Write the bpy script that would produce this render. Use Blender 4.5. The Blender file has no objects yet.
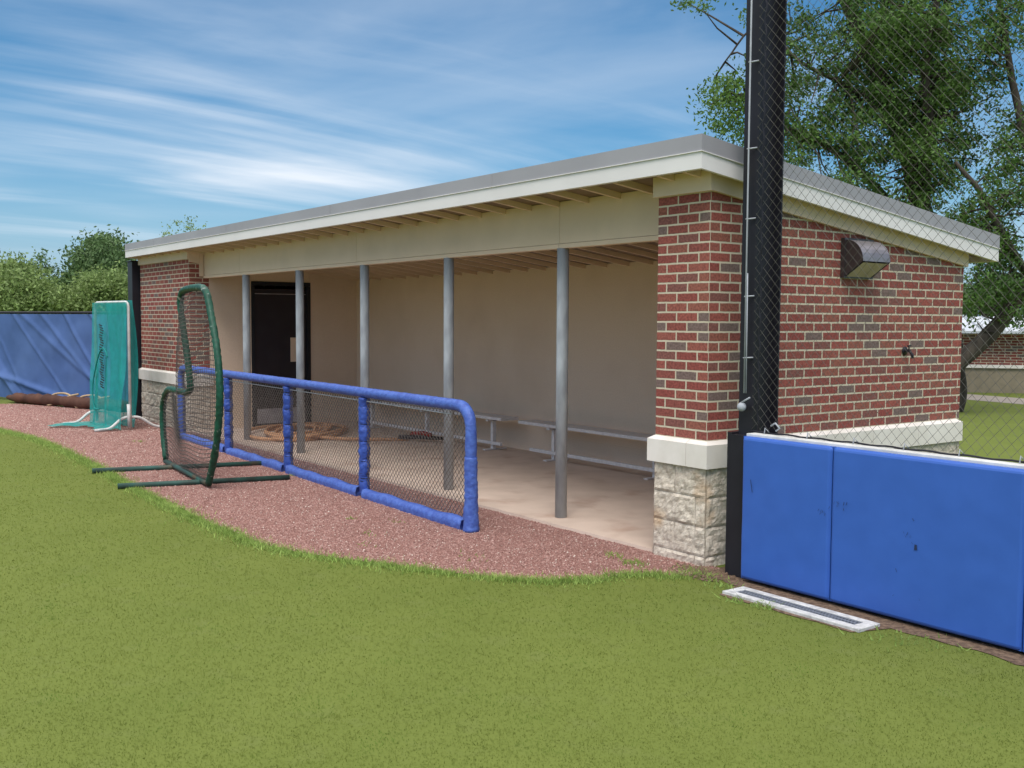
import bpy, bmesh, math, random
import numpy as np
from mathutils import Vector, noise
random.seed(7); rng = np.random.default_rng(7)
sc = bpy.context.scene; COL = sc.collection
R = math.radians
# ------------------------------------------------------------------ camera
CAM = np.array([4.9411, -5.2484, 1.6853]); YAW, PITCH, ROLL, F = .6301, .0622, .0056, 1044.69
FW = np.array([-math.cos(YAW)*math.cos(PITCH), math.sin(YAW)*math.cos(PITCH), -math.sin(PITCH)])
r0 = np.cross(FW, [0, 0, 1]); r0 /= np.linalg.norm(r0); u0 = np.cross(r0, FW)
RT = r0*math.cos(ROLL)+u0*math.sin(ROLL); UP = -r0*math.sin(ROLL)+u0*math.cos(ROLL)
cd = bpy.data.cameras.new('camera'); co = bpy.data.objects.new('camera', cd); COL.objects.link(co)
cd.sensor_width = 36; cd.lens = F/1024*36; cd.shift_y = 1.6/1024; cd.clip_end = 3000; cd.clip_start = .05
from mathutils import Matrix
co.matrix_world = Matrix(((RT[0], UP[0], -FW[0], CAM[0]), (RT[1], UP[1], -FW[1], CAM[1]), (RT[2], UP[2], -FW[2], CAM[2]), (0, 0, 0, 1)))
sc.camera = co
def at(px, py, depth):          # a point in the world, by bearing and distance
    return CAM+depth*(FW+RT*(px-512)/F+UP*(384-py)/F)

# ------------------------------------------------------------------ materials
def nt(m): return m.node_tree.nodes, m.node_tree.links
def newmat(name):
    m = bpy.data.materials.new(name); m.use_nodes = True
    return m
def col4(c): return (c[0], c[1], c[2], 1)
def mat(name, c1, c2=None, scale=8, detail=6, rough=.8, bump=0, bscale=None, bdist=.01, metal=0, spec=.3, lo=.35, hi=.65, island=0, coord='Object', stretch=None, extra=None, trans=0):
    m = newmat(name); N, L = nt(m); b = N['Principled BSDF']
    b.inputs['Roughness'].default_value = rough; b.inputs['Metallic'].default_value = metal
    b.inputs['Specular IOR Level'].default_value = spec
    c2 = c2 or tuple(x*.85 for x in c1)
    tc = N.new('ShaderNodeTexCoord'); mp = N.new('ShaderNodeMapping'); L.new(tc.outputs[coord], mp.inputs[0])
    if stretch: mp.inputs['Scale'].default_value = stretch
    n = N.new('ShaderNodeTexNoise'); n.inputs['Scale'].default_value = scale; n.inputs['Detail'].default_value = detail
    L.new(mp.outputs[0], n.inputs['Vector'])
    rp = N.new('ShaderNodeValToRGB'); rp.color_ramp.elements[0].position = lo; rp.color_ramp.elements[1].position = hi
    rp.color_ramp.elements[0].color = col4(c2); rp.color_ramp.elements[1].color = col4(c1)
    L.new(n.outputs[0], rp.inputs[0]); out = rp.outputs[0]
    if extra:                    # second, larger variation: (colour, scale, lo, hi)
        n2 = N.new('ShaderNodeTexNoise'); n2.inputs['Scale'].default_value = extra[1]; n2.inputs['Detail'].default_value = 5
        L.new(mp.outputs[0], n2.inputs['Vector'])
        mr = N.new('ShaderNodeMapRange'); mr.inputs[1].default_value = extra[2]; mr.inputs[2].default_value = extra[3]
        L.new(n2.outputs[0], mr.inputs[0])
        mx = N.new('ShaderNodeMix'); mx.data_type = 'RGBA'; L.new(mr.outputs[0], mx.inputs[0]); L.new(out, mx.inputs[6]); mx.inputs[7].default_value = col4(extra[0])
        out = mx.outputs[2]
    if island:
        g = N.new('ShaderNodeNewGeometry'); hs = N.new('ShaderNodeHueSaturation')
        mr = N.new('ShaderNodeMapRange'); L.new(g.outputs['Random Per Island'], mr.inputs[0]); mr.inputs[3].default_value = 1-island; mr.inputs[4].default_value = 1+island
        L.new(mr.outputs[0], hs.inputs['Value']); L.new(out, hs.inputs['Color']); out = hs.outputs[0]
    L.new(out, b.inputs['Base Color'])
    if bump:
        nb = N.new('ShaderNodeTexNoise'); nb.inputs['Scale'].default_value = bscale or scale; nb.inputs['Detail'].default_value = 8
        L.new(mp.outputs[0], nb.inputs['Vector'])
        bp = N.new('ShaderNodeBump'); bp.inputs['Strength'].default_value = bump; bp.inputs['Distance'].default_value = bdist
        L.new(nb.outputs[0], bp.inputs['Height']); L.new(bp.outputs[0], b.inputs['Normal'])
    if trans:                    # thin leaves let light through
        t = N.new('ShaderNodeBsdfTranslucent'); L.new(out, t.inputs[0]); ms = N.new('ShaderNodeMixShader'); ms.inputs[0].default_value = trans
        L.new(b.outputs[0], ms.inputs[1]); L.new(t.outputs[0], ms.inputs[2]); L.new(ms.outputs[0], N['Material Output'].inputs[0])
    return m

def brick_mat(name, dark=1.0):
    m = newmat(name); N, L = nt(m); b = N['Principled BSDF']; b.inputs['Roughness'].default_value = .85; b.inputs['Specular IOR Level'].default_value = .25
    uv = N.new('ShaderNodeUVMap')
    wn = N.new('ShaderNodeTexNoise'); wn.inputs['Scale'].default_value = 25; wn.inputs['Detail'].default_value = 4; L.new(uv.outputs[0], wn.inputs['Vector'])
    sub = N.new('ShaderNodeVectorMath'); sub.operation = 'SUBTRACT'; sub.inputs[1].default_value = (.5, .5, .5); L.new(wn.outputs['Color'], sub.inputs[0])
    scl = N.new('ShaderNodeVectorMath'); scl.operation = 'SCALE'; scl.inputs['Scale'].default_value = .006; L.new(sub.outputs[0], scl.inputs[0])
    add = N.new('ShaderNodeVectorMath'); add.operation = 'ADD'; L.new(uv.outputs[0], add.inputs[0]); L.new(scl.outputs[0], add.inputs[1])
    br = N.new('ShaderNodeTexBrick'); L.new(add.outputs[0], br.inputs['Vector'])
    br.offset = .5; br.offset_frequency = 2
    br.inputs['Color1'].default_value = (0, 0, 0, 1); br.inputs['Color2'].default_value = (1, 1, 1, 1); br.inputs['Mortar'].default_value = (.5, .5, .5, 1)
    br.inputs['Scale'].default_value = 1; br.inputs['Brick Width'].default_value = .2032; br.inputs['Row Height'].default_value = .0677
    br.inputs['Mortar Size'].default_value = .0070; br.inputs['Mortar Smooth'].default_value = .15
    rp = N.new('ShaderNodeValToRGB'); rp.color_ramp.interpolation = 'CONSTANT'
    cols = [(.0, (.16, .115, .105)), (.12, (.27, .085, .06)), (.24, (.24, .058, .047)), (.42, (.30, .070, .055)), (.60, (.25, .05, .042)), (.76, (.29, .08, .06)), (.88, (.20, .07, .06))]
    e = rp.color_ramp.elements
    while len(e) < len(cols): e.new(.5)
    for k, (p, c) in enumerate(cols): e[k].position = p; e[k].color = col4([(x*.86+y*.14)*dark for x, y in zip(c, (.34, .20, .165))])
    L.new(br.outputs['Color'], rp.inputs[0])
    ns = N.new('ShaderNodeTexNoise'); ns.inputs['Scale'].default_value = 60; ns.inputs['Detail'].default_value = 6; L.new(uv.outputs[0], ns.inputs['Vector'])
    mr = N.new('ShaderNodeMapRange'); mr.inputs[1].default_value = .3; mr.inputs[2].default_value = .7; mr.inputs[3].default_value = .66; mr.inputs[4].default_value = 1.38; L.new(ns.outputs[0], mr.inputs[0])
    hv = N.new('ShaderNodeHueSaturation'); L.new(mr.outputs[0], hv.inputs['Value']); L.new(rp.outputs[0], hv.inputs['Color'])
    mx = N.new('ShaderNodeMix'); mx.data_type = 'RGBA'; L.new(br.outputs['Fac'], mx.inputs[0]); L.new(hv.outputs[0], mx.inputs[6])
    n3 = N.new('ShaderNodeTexNoise'); n3.inputs['Scale'].default_value = 9; L.new(uv.outputs[0], n3.inputs['Vector'])
    r3 = N.new('ShaderNodeValToRGB'); r3.color_ramp.elements[0].color = (.52, .45, .33, 1); r3.color_ramp.elements[1].color = (.70, .63, .49, 1); L.new(n3.outputs[0], r3.inputs[0])
    L.new(r3.outputs[0], mx.inputs[7]); L.new(mx.outputs[2], b.inputs['Base Color'])
    inv = N.new('ShaderNodeMath'); inv.operation = 'SUBTRACT'; inv.inputs[0].default_value = 1; L.new(br.outputs['Fac'], inv.inputs[1])
    ad = N.new('ShaderNodeMath'); ad.operation = 'MULTIPLY_ADD'; L.new(ns.outputs[0], ad.inputs[0]); ad.inputs[1].default_value = .35; L.new(inv.outputs[0], ad.inputs[2])
    bp = N.new('ShaderNodeBump'); bp.inputs['Distance'].default_value = .006; bp.inputs['Strength'].default_value = .8; L.new(ad.outputs[0], bp.inputs['Height']); L.new(bp.outputs[0], b.inputs['Normal'])
    return m

def netmat(name, c, alpha):      # fine woven sheet: small see-through holes
    m = mat(name, c, tuple(x*.8 for x in c), scale=9, rough=.7)
    N, L = nt(m); b = N['Principled BSDF']; b.inputs['Alpha'].default_value = alpha
    return m

M = {}
M['brick'] = brick_mat('brick'); M['brick_far'] = brick_mat('brick_far', .8)
M['cream'] = mat('cream_paint', (.83, .635, .475), (.78, .595, .44), scale=3, rough=.6, extra=((.70, .54, .41), 1.2, .5, .8), bump=.15, bscale=90, bdist=.003)
M['fascia'] = mat('fascia_cream', (.80, .77, .76), (.74, .71, .70), scale=2, rough=.5)
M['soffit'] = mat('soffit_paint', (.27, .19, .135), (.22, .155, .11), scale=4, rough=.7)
M['grey_metal'] = mat('grey_roof_metal', (.38, .37, .395), (.34, .33, .355), scale=1.5, rough=.5, metal=.1)
M['cast'] = mat('cast_stone', (.84, .79, .73), (.74, .69, .62), scale=5, rough=.8, bump=.2, bscale=120, bdist=.002)
M['blockm'] = mat('split_face_block', (.74, .66, .55), (.52, .445, .36), scale=38, detail=8, rough=.95, bump=.6, bscale=110, bdist=.008, extra=((.52, .36, .22), 3.0, .60, .75))
def cmu():
    m = mat('painted_block_wall', (.82, .655, .505), (.77, .61, .465), scale=60, detail=6, rough=.85, extra=((.72, .56, .42), 1.1, .45, .75))
    N, L = nt(m); b = N['Principled BSDF']
    uv = N.new('ShaderNodeUVMap'); br = N.new('ShaderNodeTexBrick'); L.new(uv.outputs[0], br.inputs['Vector'])
    br.inputs['Scale'].default_value = 1; br.inputs['Brick Width'].default_value = .4064; br.inputs['Row Height'].default_value = .2031
    br.inputs['Mortar Size'].default_value = .006; br.inputs['Mortar Smooth'].default_value = .7; br.offset = .5
    nb = N.new('ShaderNodeTexNoise'); nb.inputs['Scale'].default_value = 120; L.new(uv.outputs[0], nb.inputs['Vector'])
    a = N.new('ShaderNodeMath'); a.operation = 'MULTIPLY_ADD'; L.new(br.outputs['Fac'], a.inputs[0]); a.inputs[1].default_value = -1; L.new(nb.outputs[0], a.inputs[2])
    bp = N.new('ShaderNodeBump'); bp.inputs['Distance'].default_value = .004; bp.inputs['Strength'].default_value = .25; L.new(a.outputs[0], bp.inputs['Height']); L.new(bp.outputs[0], b.inputs['Normal'])
    return m
M['cmu'] = cmu()
M['galv'] = mat('galvanised_steel', (.42, .45, .47), (.29, .31, .33), scale=14, rough=.62, metal=.15, stretch=(1, 1, .3), bump=.05)
M['alu'] = mat('aluminium', (.74, .71, .70), (.64, .61, .61), scale=20, rough=.5, metal=0)
M['door'] = mat('door_dark_paint', (.034, .028, .034), (.028, .022, .028), scale=5, rough=.5)
M['doorframe'] = mat('door_frame_paint', (.018, .02, .027), scale=5, rough=.5)
M['kick'] = mat('kick_plate_metal', (.52, .51, .54), (.42, .41, .44), scale=12, rough=.5, metal=.4)
M['slab'] = mat('slab_concrete', (.64, .51, .42), (.54, .425, .345), scale=3.0, detail=10, rough=.9, bump=.3, bscale=80, bdist=.003, lo=.3, hi=.7, extra=((.36, .22, .16), 2.2, .55, .85))
M['blue_pad'] = mat('blue_vinyl', (.042, .13, .50), (.038, .12, .47), scale=7, rough=.42, bump=.25, bscale=350, bdist=.001, spec=.4)
M['blue_wrap'] = mat('blue_wrapped_padding', (.085, .165, .52), (.055, .105, .40), scale=20, rough=.5, bump=.8, bscale=34, bdist=.012, spec=.4)
M['blue_post'] = mat('blue_laced_padding', (.045, .105, .44), (.03, .07, .32), scale=20, rough=.5, bump=.9, bscale=30, bdist=.015, spec=.4)
M['black'] = mat('black_painted_steel', (.020, .019, .026), (.015, .014, .019), scale=4, rough=.45)
M['net'] = mat('backstop_net', (.19, .175, .16), (.13, .12, .11), scale=30, rough=.8)
M['chain'] = mat('chain_link_wire', (.28, .26, .24), (.17, .155, .14), scale=20, rough=.6, metal=.2)
M['lnet'] = mat('screen_net_cord', (.13, .11, .10), (.08, .07, .065), scale=20, rough=.9)
M['green'] = mat('dark_green_frame', (.015, .10, .06), (.008, .045, .028), extra=((.30, .33, .30), 14, .60, .70), scale=25, rough=.5, bump=.4, bscale=40, bdist=.004, lo=.3, hi=.7)
M['greenpipe'] = mat('green_base_pipe', (.03, .10, .08), (.03, .05, .04), scale=6, rough=.55, extra=((.10, .08, .05), 4, .55, .7))
M['teal'] = netmat('teal_net', (.018, .38, .35), .62)
M['teal_cord'] = mat('teal_cord', (.015, .26, .24), scale=20, rough=.8)
M['screen'] = mat('blue_windscreen_fabric', (.075, .14, .34), (.06, .115, .28), scale=2.5, rough=.75, extra=((.10, .175, .38), .9, .45, .7))
M['tarp'] = mat('brown_tarp', (.12, .055, .035), (.07, .03, .02), scale=4, rough=.8, bump=.5, bscale=8)
M['hose'] = mat('orange_hose', (.68, .37, .20), (.52, .28, .15), scale=14, rough=.7)
M['tanhose'] = mat('tan_hose', (.50, .36, .22), scale=14, rough=.7)
M['white'] = mat('white_paint', (.72, .72, .70), (.55, .55, .53), scale=9, rough=.6)
M['conc'] = mat('white_concrete_frame', (.66, .66, .64), (.44, .44, .43), scale=25, rough=.9, bump=.3, bscale=60)
M['grate'] = mat('steel_grate', (.23, .25, .28), scale=14, rough=.6, metal=.3)
M['bronze'] = mat('bronze_housing', (.045, .035, .036), (.035, .028, .03), scale=12, rough=.35, spec=.6)
M['bronze_hi'] = mat('bronze_hood_sheen', (.30, .28, .30), (.22, .20, .215), scale=9, rough=.35, metal=.4)  # paler bronze: light reflecting off the hood, painted into its colour
M['lens'] = mat('lamp_lens', (.52, .45, .37), (.42, .36, .29), scale=6, rough=.4)
M['rope'] = mat('pale_rope', (.42, .44, .48), scale=14, rough=.7)
M['bark'] = mat('tree_bark', (.085, .07, .055), (.04, .033, .027), scale=9, stretch=(1, 1, .25), rough=.95, bump=.8, bscale=10, bdist=.03)
M['leaf'] = mat('leaf_green', (.125, .225, .046), (.065, .135, .03), scale=.9, rough=.55, island=.45, trans=.35)
M['leafpale'] = mat('leaf_pale_green', (.25, .34, .115), (.19, .27, .085), scale=.5, rough=.6, island=.3, trans=.3)
M['leafdark'] = mat('leaf_dark_green', (.13, .21, .08), (.095, .165, .06), scale=.5, rough=.6, island=.4, trans=.3)
M['grass'] = mat('lawn', (.15, .185, .042), (.13, .165, .036), scale=1.3, detail=12, rough=.95, spec=.1, bump=.4, bscale=60, bdist=.02, lo=.3, hi=.7, extra=((.15, .18, .05), 5, .55, .8))
M['blade'] = mat('lawn_blades', (.26, .305, .072), (.205, .25, .056), scale=1.6, detail=8, rough=.8, spec=.12, island=.10, trans=.5, lo=.3, hi=.7, extra=((.17, .27, .05), 3.2, .56, .72))
M['fringe'] = mat('edge_grass_blades', (.37, .49, .14), (.25, .36, .085), scale=6, rough=.8, spec=.15, island=.35, trans=.3)
M['gravel'] = mat('red_crushed_stone', (.37, .205, .17), (.23, .112, .092), scale=75, detail=8, rough=.95, bump=.9, bscale=70, bdist=.012, lo=.35, hi=.68, extra=((.24, .12, .10), .8, .45, .75))
def stonemat():
    m = newmat('loose_red_stones'); N, L = nt(m); b = N['Principled BSDF']; b.inputs['Roughness'].default_value = .9
    g = N.new('ShaderNodeNewGeometry'); rp = N.new('ShaderNodeValToRGB'); rp.color_ramp.interpolation = 'CONSTANT'
    cs = [(0, (.29, .145, .12)), (.25, (.37, .205, .172)), (.5, (.41, .24, .205)), (.7, (.21, .095, .08)), (.82, (.48, .31, .27)), (.972, (.64, .54, .47))]
    e = rp.color_ramp.elements
    while len(e) < len(cs): e.new(.5)
    for k, (p, c) in enumerate(cs): e[k].position = p; e[k].color = col4(c)
    L.new(g.outputs['Random Per Island'], rp.inputs[0]); L.new(rp.outputs[0], b.inputs['Base Color'])
    return m
M['stones'] = stonemat()
M['dirt'] = mat('edge_dirt', (.22, .15, .10), (.10, .065, .045), scale=30, detail=8, rough=1, bump=.9, bscale=40, bdist=.02)
M['path'] = mat('far_path', (.34, .30, .26), scale=3, rough=.9)
M['tanwall'] = mat('tan_block_wall', (.30, .25, .18), (.25, .21, .15), scale=6, rough=.9)
M['whiteroof'] = mat('white_metal_roof', (.62, .65, .68), (.5, .53, .56), scale=3, rough=.4)

# ------------------------------------------------------------------ mesh builder
class MB:
    def __init__(s): s.v = []; s.f = []; s.sm = False
    def add(s, vs, fs):
        o = len(s.v); s.v += [tuple(map(float, p)) for p in vs]; s.f += [tuple(i+o for i in f) for f in fs]; return s
    def box(s, x0, x1, y0, y1, z0, z1):
        return s.add([(x0, y0, z0), (x1, y0, z0), (x1, y1, z0), (x0, y1, z0), (x0, y0, z1), (x1, y0, z1), (x1, y1, z1), (x0, y1, z1)],
                     [(0, 3, 2, 1), (4, 5, 6, 7), (0, 1, 5, 4), (1, 2, 6, 5), (2, 3, 7, 6), (3, 0, 4, 7)])
    def hull8(s, b4, t4):        # bottom ring, top ring (counter-clockwise seen from above)
        return s.add(list(b4)+list(t4), [(0, 3, 2, 1), (4, 5, 6, 7), (0, 1, 5, 4), (1, 2, 6, 5), (2, 3, 7, 6), (3, 0, 4, 7)])
    def slopebox(s, x0, x1, y0, y1, b0, t0, b1, t1):   # z bottom/top at y0 and y1
        return s.hull8([(x0, y0, b0), (x1, y0, b0), (x1, y1, b1), (x0, y1, b1)], [(x0, y0, t0), (x1, y0, t0), (x1, y1, t1), (x0, y1, t1)])
    def tube(s, pts, r, n=8, cap=True, wob=0, wf=3.):
        pts = [Vector(p) for p in pts]; k = len(pts); rings = []
        rf = r if callable(r) else (lambda t: r)
        t0 = (pts[1]-pts[0]).normalized(); a = Vector((0, 0, 1)) if abs(t0.z) < .9 else Vector((1, 0, 0))
        nx = t0.cross(a).normalized(); o = len(s.v)
        for i, p in enumerate(pts):
            t = (pts[min(i+1, k-1)]-pts[max(i-1, 0)]).normalized()
            nx = (nx-t*nx.dot(t)).normalized(); ny = t.cross(nx)
            for j in range(n):
                an = 2*math.pi*j/n; rr = rf(i/(k-1)); d = nx*math.cos(an)+ny*math.sin(an)
                if wob: rr *= 1+wob*noise.noise((p+d*.05)*wf*6)
                s.v.append(tuple(p+d*rr))
        for i in range(k-1):
            for j in range(n):
                q = (j+1) % n; s.f.append((o+i*n+j, o+i*n+q, o+(i+1)*n+q, o+(i+1)*n+j))
        if cap: s.f.append(tuple(o+j for j in range(n))[::-1]); s.f.append(tuple(o+(k-1)*n+j for j in range(n)))
        s.sm = True; return s
    def seg(s, a, b, r):         # thin cord
        a = Vector(a); b = Vector(b); t = (b-a).normalized(); h = Vector((0, 0, 1)) if abs(t.z) < .9 else Vector((1, 0, 0))
        x = t.cross(h).normalized()*r; y = t.cross(x).normalized()*r
        o = [x, -x*.5+y*.87, -x*.5-y*.87]
        return s.add([a+q for q in o]+[b+q for q in o], [(0, 1, 4, 3), (1, 2, 5, 4), (2, 0, 3, 5)])
    def grid(s, fn, nu, nv):
        o = len(s.v)
        for j in range(nv+1):
            for i in range(nu+1): s.v.append(tuple(map(float, fn(i/nu, j/nv))))
        for j in range(nv):
            for i in range(nu):
                a = o+j*(nu+1)+i; s.f.append((a, a+1, a+nu+2, a+nu+1))
        return s
    def build(s, name, m, parent=None, smooth=None, bevel=0, uv=False, solid=0):
        me = bpy.data.meshes.new(name); off = Vector(parent.location) if parent else Vector()
        if parent and parent.parent: off = off+Vector(parent.parent.location)
        if parent and parent.type == 'MESH': off = Vector(parent.parent.location) if parent.parent else Vector()
        me.from_pydata([tuple(Vector(p)-off) for p in s.v], [], s.f); me.update()
        me.materials.append(m)
        if uv:
            ul = me.uv_layers.new(name='UVMap')
            for p in me.polygons:
                for li in p.loop_indices:
                    q = Vector(me.vertices[me.loops[li].vertex_index].co)+off
                    if abs(p.normal.x) > max(abs(p.normal.y), .5): ul.data[li].uv = (q.y+.1016+20*.2032, q.z-.87+30*.0677)
                    else: ul.data[li].uv = (q.x+100*.2032, q.z-.87+30*.0677)
        o = bpy.data.objects.new(name, me); COL.objects.link(o)
        if parent: o.parent = parent
        if (s.sm if smooth is None else smooth): me.polygons.foreach_set('use_smooth', [True]*len(me.polygons))
        if bevel:
            b = o.modifiers.new('bevel', 'BEVEL'); b.width = bevel; b.segments = 2; b.limit_method = 'ANGLE'
        if solid:
            b = o.modifiers.new('solid', 'SOLIDIFY'); b.thickness = solid
        return o
def thing(name, label, cat, loc=(0, 0, 0), group=None):
    o = bpy.data.objects.new(name, None); COL.objects.link(o); o.location = loc; o.empty_display_size = .2
    o['label'] = label; o['category'] = cat
    if group: o['group'] = group
    return o
def tag(o, label, cat, group=None):
    o['label'] = label; o['category'] = cat
    if group: o['group'] = group
    return o
def struct(o): o['kind'] = 'structure'; return o
def stuff(o, label, cat): o['kind'] = 'stuff'; o['label'] = label; o['category'] = cat; return o
def rounded(pts, r, n=6):        # polyline with filleted corners
    out = [Vector(pts[0])]
    for i in range(1, len(pts)-1):
        a, b, c = Vector(pts[i-1]), Vector(pts[i]), Vector(pts[i+1])
        ra = min(r, (a-b).length*.48, (c-b).length*.48); p = b+(a-b).normalized()*ra; q = b+(c-b).normalized()*ra
        for k in range(n+1):
            t = k/n; out.append(p*(1-t)**2+b*2*t*(1-t)+q*t*t)
    out.append(Vector(pts[-1])); return out
def resample(pts, d):
    pts = [Vector(p) for p in pts]; out = [pts[0]]
    for a, b in zip(pts, pts[1:]):
        n = max(1, int((b-a).length/d))
        for k in range(1, n+1): out.append(a.lerp(b, k/n))
    return out
def smooth_curve(pts, n=8):      # Catmull-Rom
    P = [Vector(p) for p in pts]; P = [P[0]*2-P[1]]+P+[P[-1]*2-P[-2]]; out = []
    for i in range(1, len(P)-2):
        for k in range(n):
            t = k/n; a, b, c, d = P[i-1], P[i], P[i+1], P[i+2]
            out.append(.5*((2*b)+(c-a)*t+(2*a-5*b+4*c-d)*t*t+(3*b-a-3*c+d)*t**3))
    out.append(P[-2]); return out
def inpoly(x, y, poly):
    x = np.asarray(x); y = np.asarray(y); c = np.zeros(x.shape, bool); n = len(poly)
    for i in range(n):
        x1, y1 = poly[i][:2]; x2, y2 = poly[i-1][:2]
        if y1 == y2: continue
        c ^= ((y1 > y) != (y2 > y)) & (x < (x2-x1)*(y-y1)/(y2-y1)+x1)
    return c

# ------------------------------------------------------------------ ground
struct(MB().add([(-900, -900, 0), (900, -900, 0), (900, 900, 0), (-900, 900, 0)], [(0, 1, 2, 3)]).build('ground', M['grass']))
edge0 = [(.10, -.30), (-.12, -.49), (-.17, -.80), (-.25, -.99), (-.42, -1.19), (-.69, -1.40), (-1.21, -1.70), (-1.73, -1.97), (-2.1, -2.11), (-2.63, -2.2), (-3.67, -2.22), (-5.18, -2.18), (-6.89, -2.09), (-8.39, -2.04), (-10.56, -2.04), (-12.28, -2.24), (-14.6, -2.5), (-17.6, -2.3)]
edge = [(p.x+.02*noise.noise(p*9), p.y+.025*noise.noise(p*7+Vector((5, 0, 0)))) for p in resample([v for v in smooth_curve([Vector((a, b, 0)) for a, b in edge0], 6)], .05)]
gpoly = edge+[(-17.3, -1.1), (-15.2, -.1), (-14.6, 1.4), (-12.7, 1.4), (-12.7, .1), (-.3, .1), (.15, .05)]
me = bpy.data.meshes.new('gravel_strip'); bm = bmesh.new()
bm.faces.new([bm.verts.new((x, y, .004)) for x, y in gpoly]); bmesh.ops.triangulate(bm, faces=bm.faces[:]); bmesh.ops.recalc_face_normals(bm, faces=bm.faces[:]); bm.to_mesh(me); bm.free()
if me.polygons[0].normal.z < 0: me.flip_normals()
me.materials.append(M['gravel']); o = bpy.data.objects.new('gravel_strip', me); COL.objects.link(o); struct(o)
# loose stones
def scatter_mesh(name, m, P, tmpl, faces, S, A, tilt=None, zs=None):
    """P (n,3) positions; tmpl (k,3); S (n,) or (n,3) sizes; A spin angles -> one mesh"""
    n = len(P); k = len(tmpl); T = np.asarray(tmpl)[None]*(np.asarray(S).reshape(n, 1, -1)); ca, sa = np.cos(A)[:, None], np.sin(A)[:, None]
    if tilt is not None: T = T+tilt
    V = np.stack([T[..., 0]*ca-T[..., 1]*sa, T[..., 0]*sa+T[..., 1]*ca, T[..., 2]], -1)+P[:, None]
    V = V.reshape(-1, 3); Fc = (np.asarray(faces)[None]+(np.arange(n)*k)[:, None, None]).reshape(-1, 3)
    me = bpy.data.meshes.new(name); me.vertices.add(len(V)); me.vertices.foreach_set('co', V.ravel().astype(np.float32))
    me.loops.add(Fc.size); me.loops.foreach_set('vertex_index', Fc.ravel().astype(np.int32))
    me.polygons.add(len(Fc)); me.polygons.foreach_set('loop_start', np.arange(0, Fc.size, 3, dtype=np.int32)); me.polygons.foreach_set('loop_total', np.full(len(Fc), 3, np.int32))
    me.update(calc_edges=True); me.materials.append(m); o = bpy.data.objects.new(name, me); COL.objects.link(o); return o
def depth_of(x, y): return (x-CAM[0])*FW[0]+(y-CAM[1])*FW[1]
X = rng.uniform(-17.5, .1, 330000); Y = rng.uniform(-2.6, .5, 330000)
D = depth_of(X, Y); keep = inpoly(X, Y, gpoly) & (rng.random(len(X)) < np.clip((9.5/D)**2, 0, 1)); X, Y, D = X[keep], Y[keep], D[keep]; n = len(X)
octv = [(1, 0, 0), (0, 1, 0), (-1, 0, 0), (0, -1, 0), (.2, .1, .8), (0, 0, -.4)]; octf = [(0, 1, 4), (1, 2, 4), (2, 3, 4), (3, 0, 4)]
S = rng.uniform(.003, .0065, n)*np.where(rng.random(n) < .03, 1.7, 1)*np.clip(D/9, 1, 1.6)
tilt = rng.normal(0, .0018, (n, 6, 3))
o = scatter_mesh('gravel_stones', M['stones'], np.stack([X, Y, np.full(n, .006)], 1), octv, octf, S, rng.uniform(0, 6.28, n), tilt)
stuff(o, 'loose crushed red stone covering the strip in front of the dugout', 'gravel')
# dirt strip at the foot of the padded wall, as an irregular sheet
b = []
for k in range(61):
    x = .08+k*.08; b.append((x, -.215-.05*noise.noise(Vector((x*5, 0, 0)))-(.245 if .50 < x < 1.60 else 0)-.03*noise.noise(Vector((x*17, 3, 0))), .0045))
mb = MB(); mb.v = b+[(p[0], .3, .0045) for p in b]; mb.f = [(k, k+1, 62+k, 61+k) for k in range(60)]
struct(mb.build('dirt', M['dirt']))
dirtpoly = [(p[0], p[1]) for p in b]+[(4.9, .3), (.08, .3)]

# lawn blades
def blades(n, x0, x1, y0, y1, ok, dref, hmin, hmax, w, m, name, label, lean=.9):
    X = rng.uniform(x0, x1, n); Y = rng.uniform(y0, y1, n); D = depth_of(X, Y)
    keep = ok(X, Y) & (D > 1.6) & (rng.random(n) < np.clip((dref/np.maximum(D, .5))**2, 0, 1)); X, Y, D = X[keep], Y[keep], D[keep]; n = len(X)
    h = rng.uniform(hmin, hmax, n); fat = np.clip(D/5, .8, 2.2)*w
    T = np.zeros((n, 3, 3)); T[:, 0, 0] = -fat; T[:, 1, 0] = fat; T[:, 2, 2] = h
    T[:, 2, 0] = rng.normal(0, .5, n)*h*lean; T[:, 2, 1] = rng.normal(0, .7, n)*h*lean
    o = scatter_mesh(name, m, np.stack([X, Y, np.zeros(n)], 1), [(0, 0, 0)]*3, [(0, 1, 2)], np.ones(n), rng.uniform(0, 6.28, n), T)
    return stuff(o, label, 'grass')
lateral = lambda X, Y: (X-CAM[0])*RT[0]+(Y-CAM[1])*RT[1]
def lawn_ok(X, Y):
    D = depth_of(X, Y)
    return (~inpoly(X, Y, gpoly)) & (Y < -.12) & (~inpoly(X, Y, dirtpoly)) & (np.abs(lateral(X, Y)) < D*.56+.6)
blades(1500000, -13, 6, -10, 0, lawn_ok, 3.6, .004, .014, .0024, M['blade'], 'lawn_grass', 'short mown yellow green grass of the lawn in the foreground')
ex = np.array(edge); keepe = ex[:, 0] > -13; ex = ex[keepe]
i = rng.integers(0, len(ex), 26000); off = rng.normal(0, 1, (26000, 2))*(.03+.06*rng.random((26000, 1))**2); PX = ex[i]+off+np.array([0, -.05])*(1+0*i[:, None])
Dp = depth_of(PX[:, 0], PX[:, 1]); PX = PX[(Dp > 2)]; n = len(PX); h = rng.uniform(.012, .042, n); T = np.zeros((n, 3, 3)); T[:, 0, 0] = -.0035; T[:, 1, 0] = .0035; T[:, 2, 2] = h; T[:, 2, 0] = rng.normal(0, .5, n)*h; T[:, 2, 1] = rng.normal(0, .6, n)*h
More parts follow.
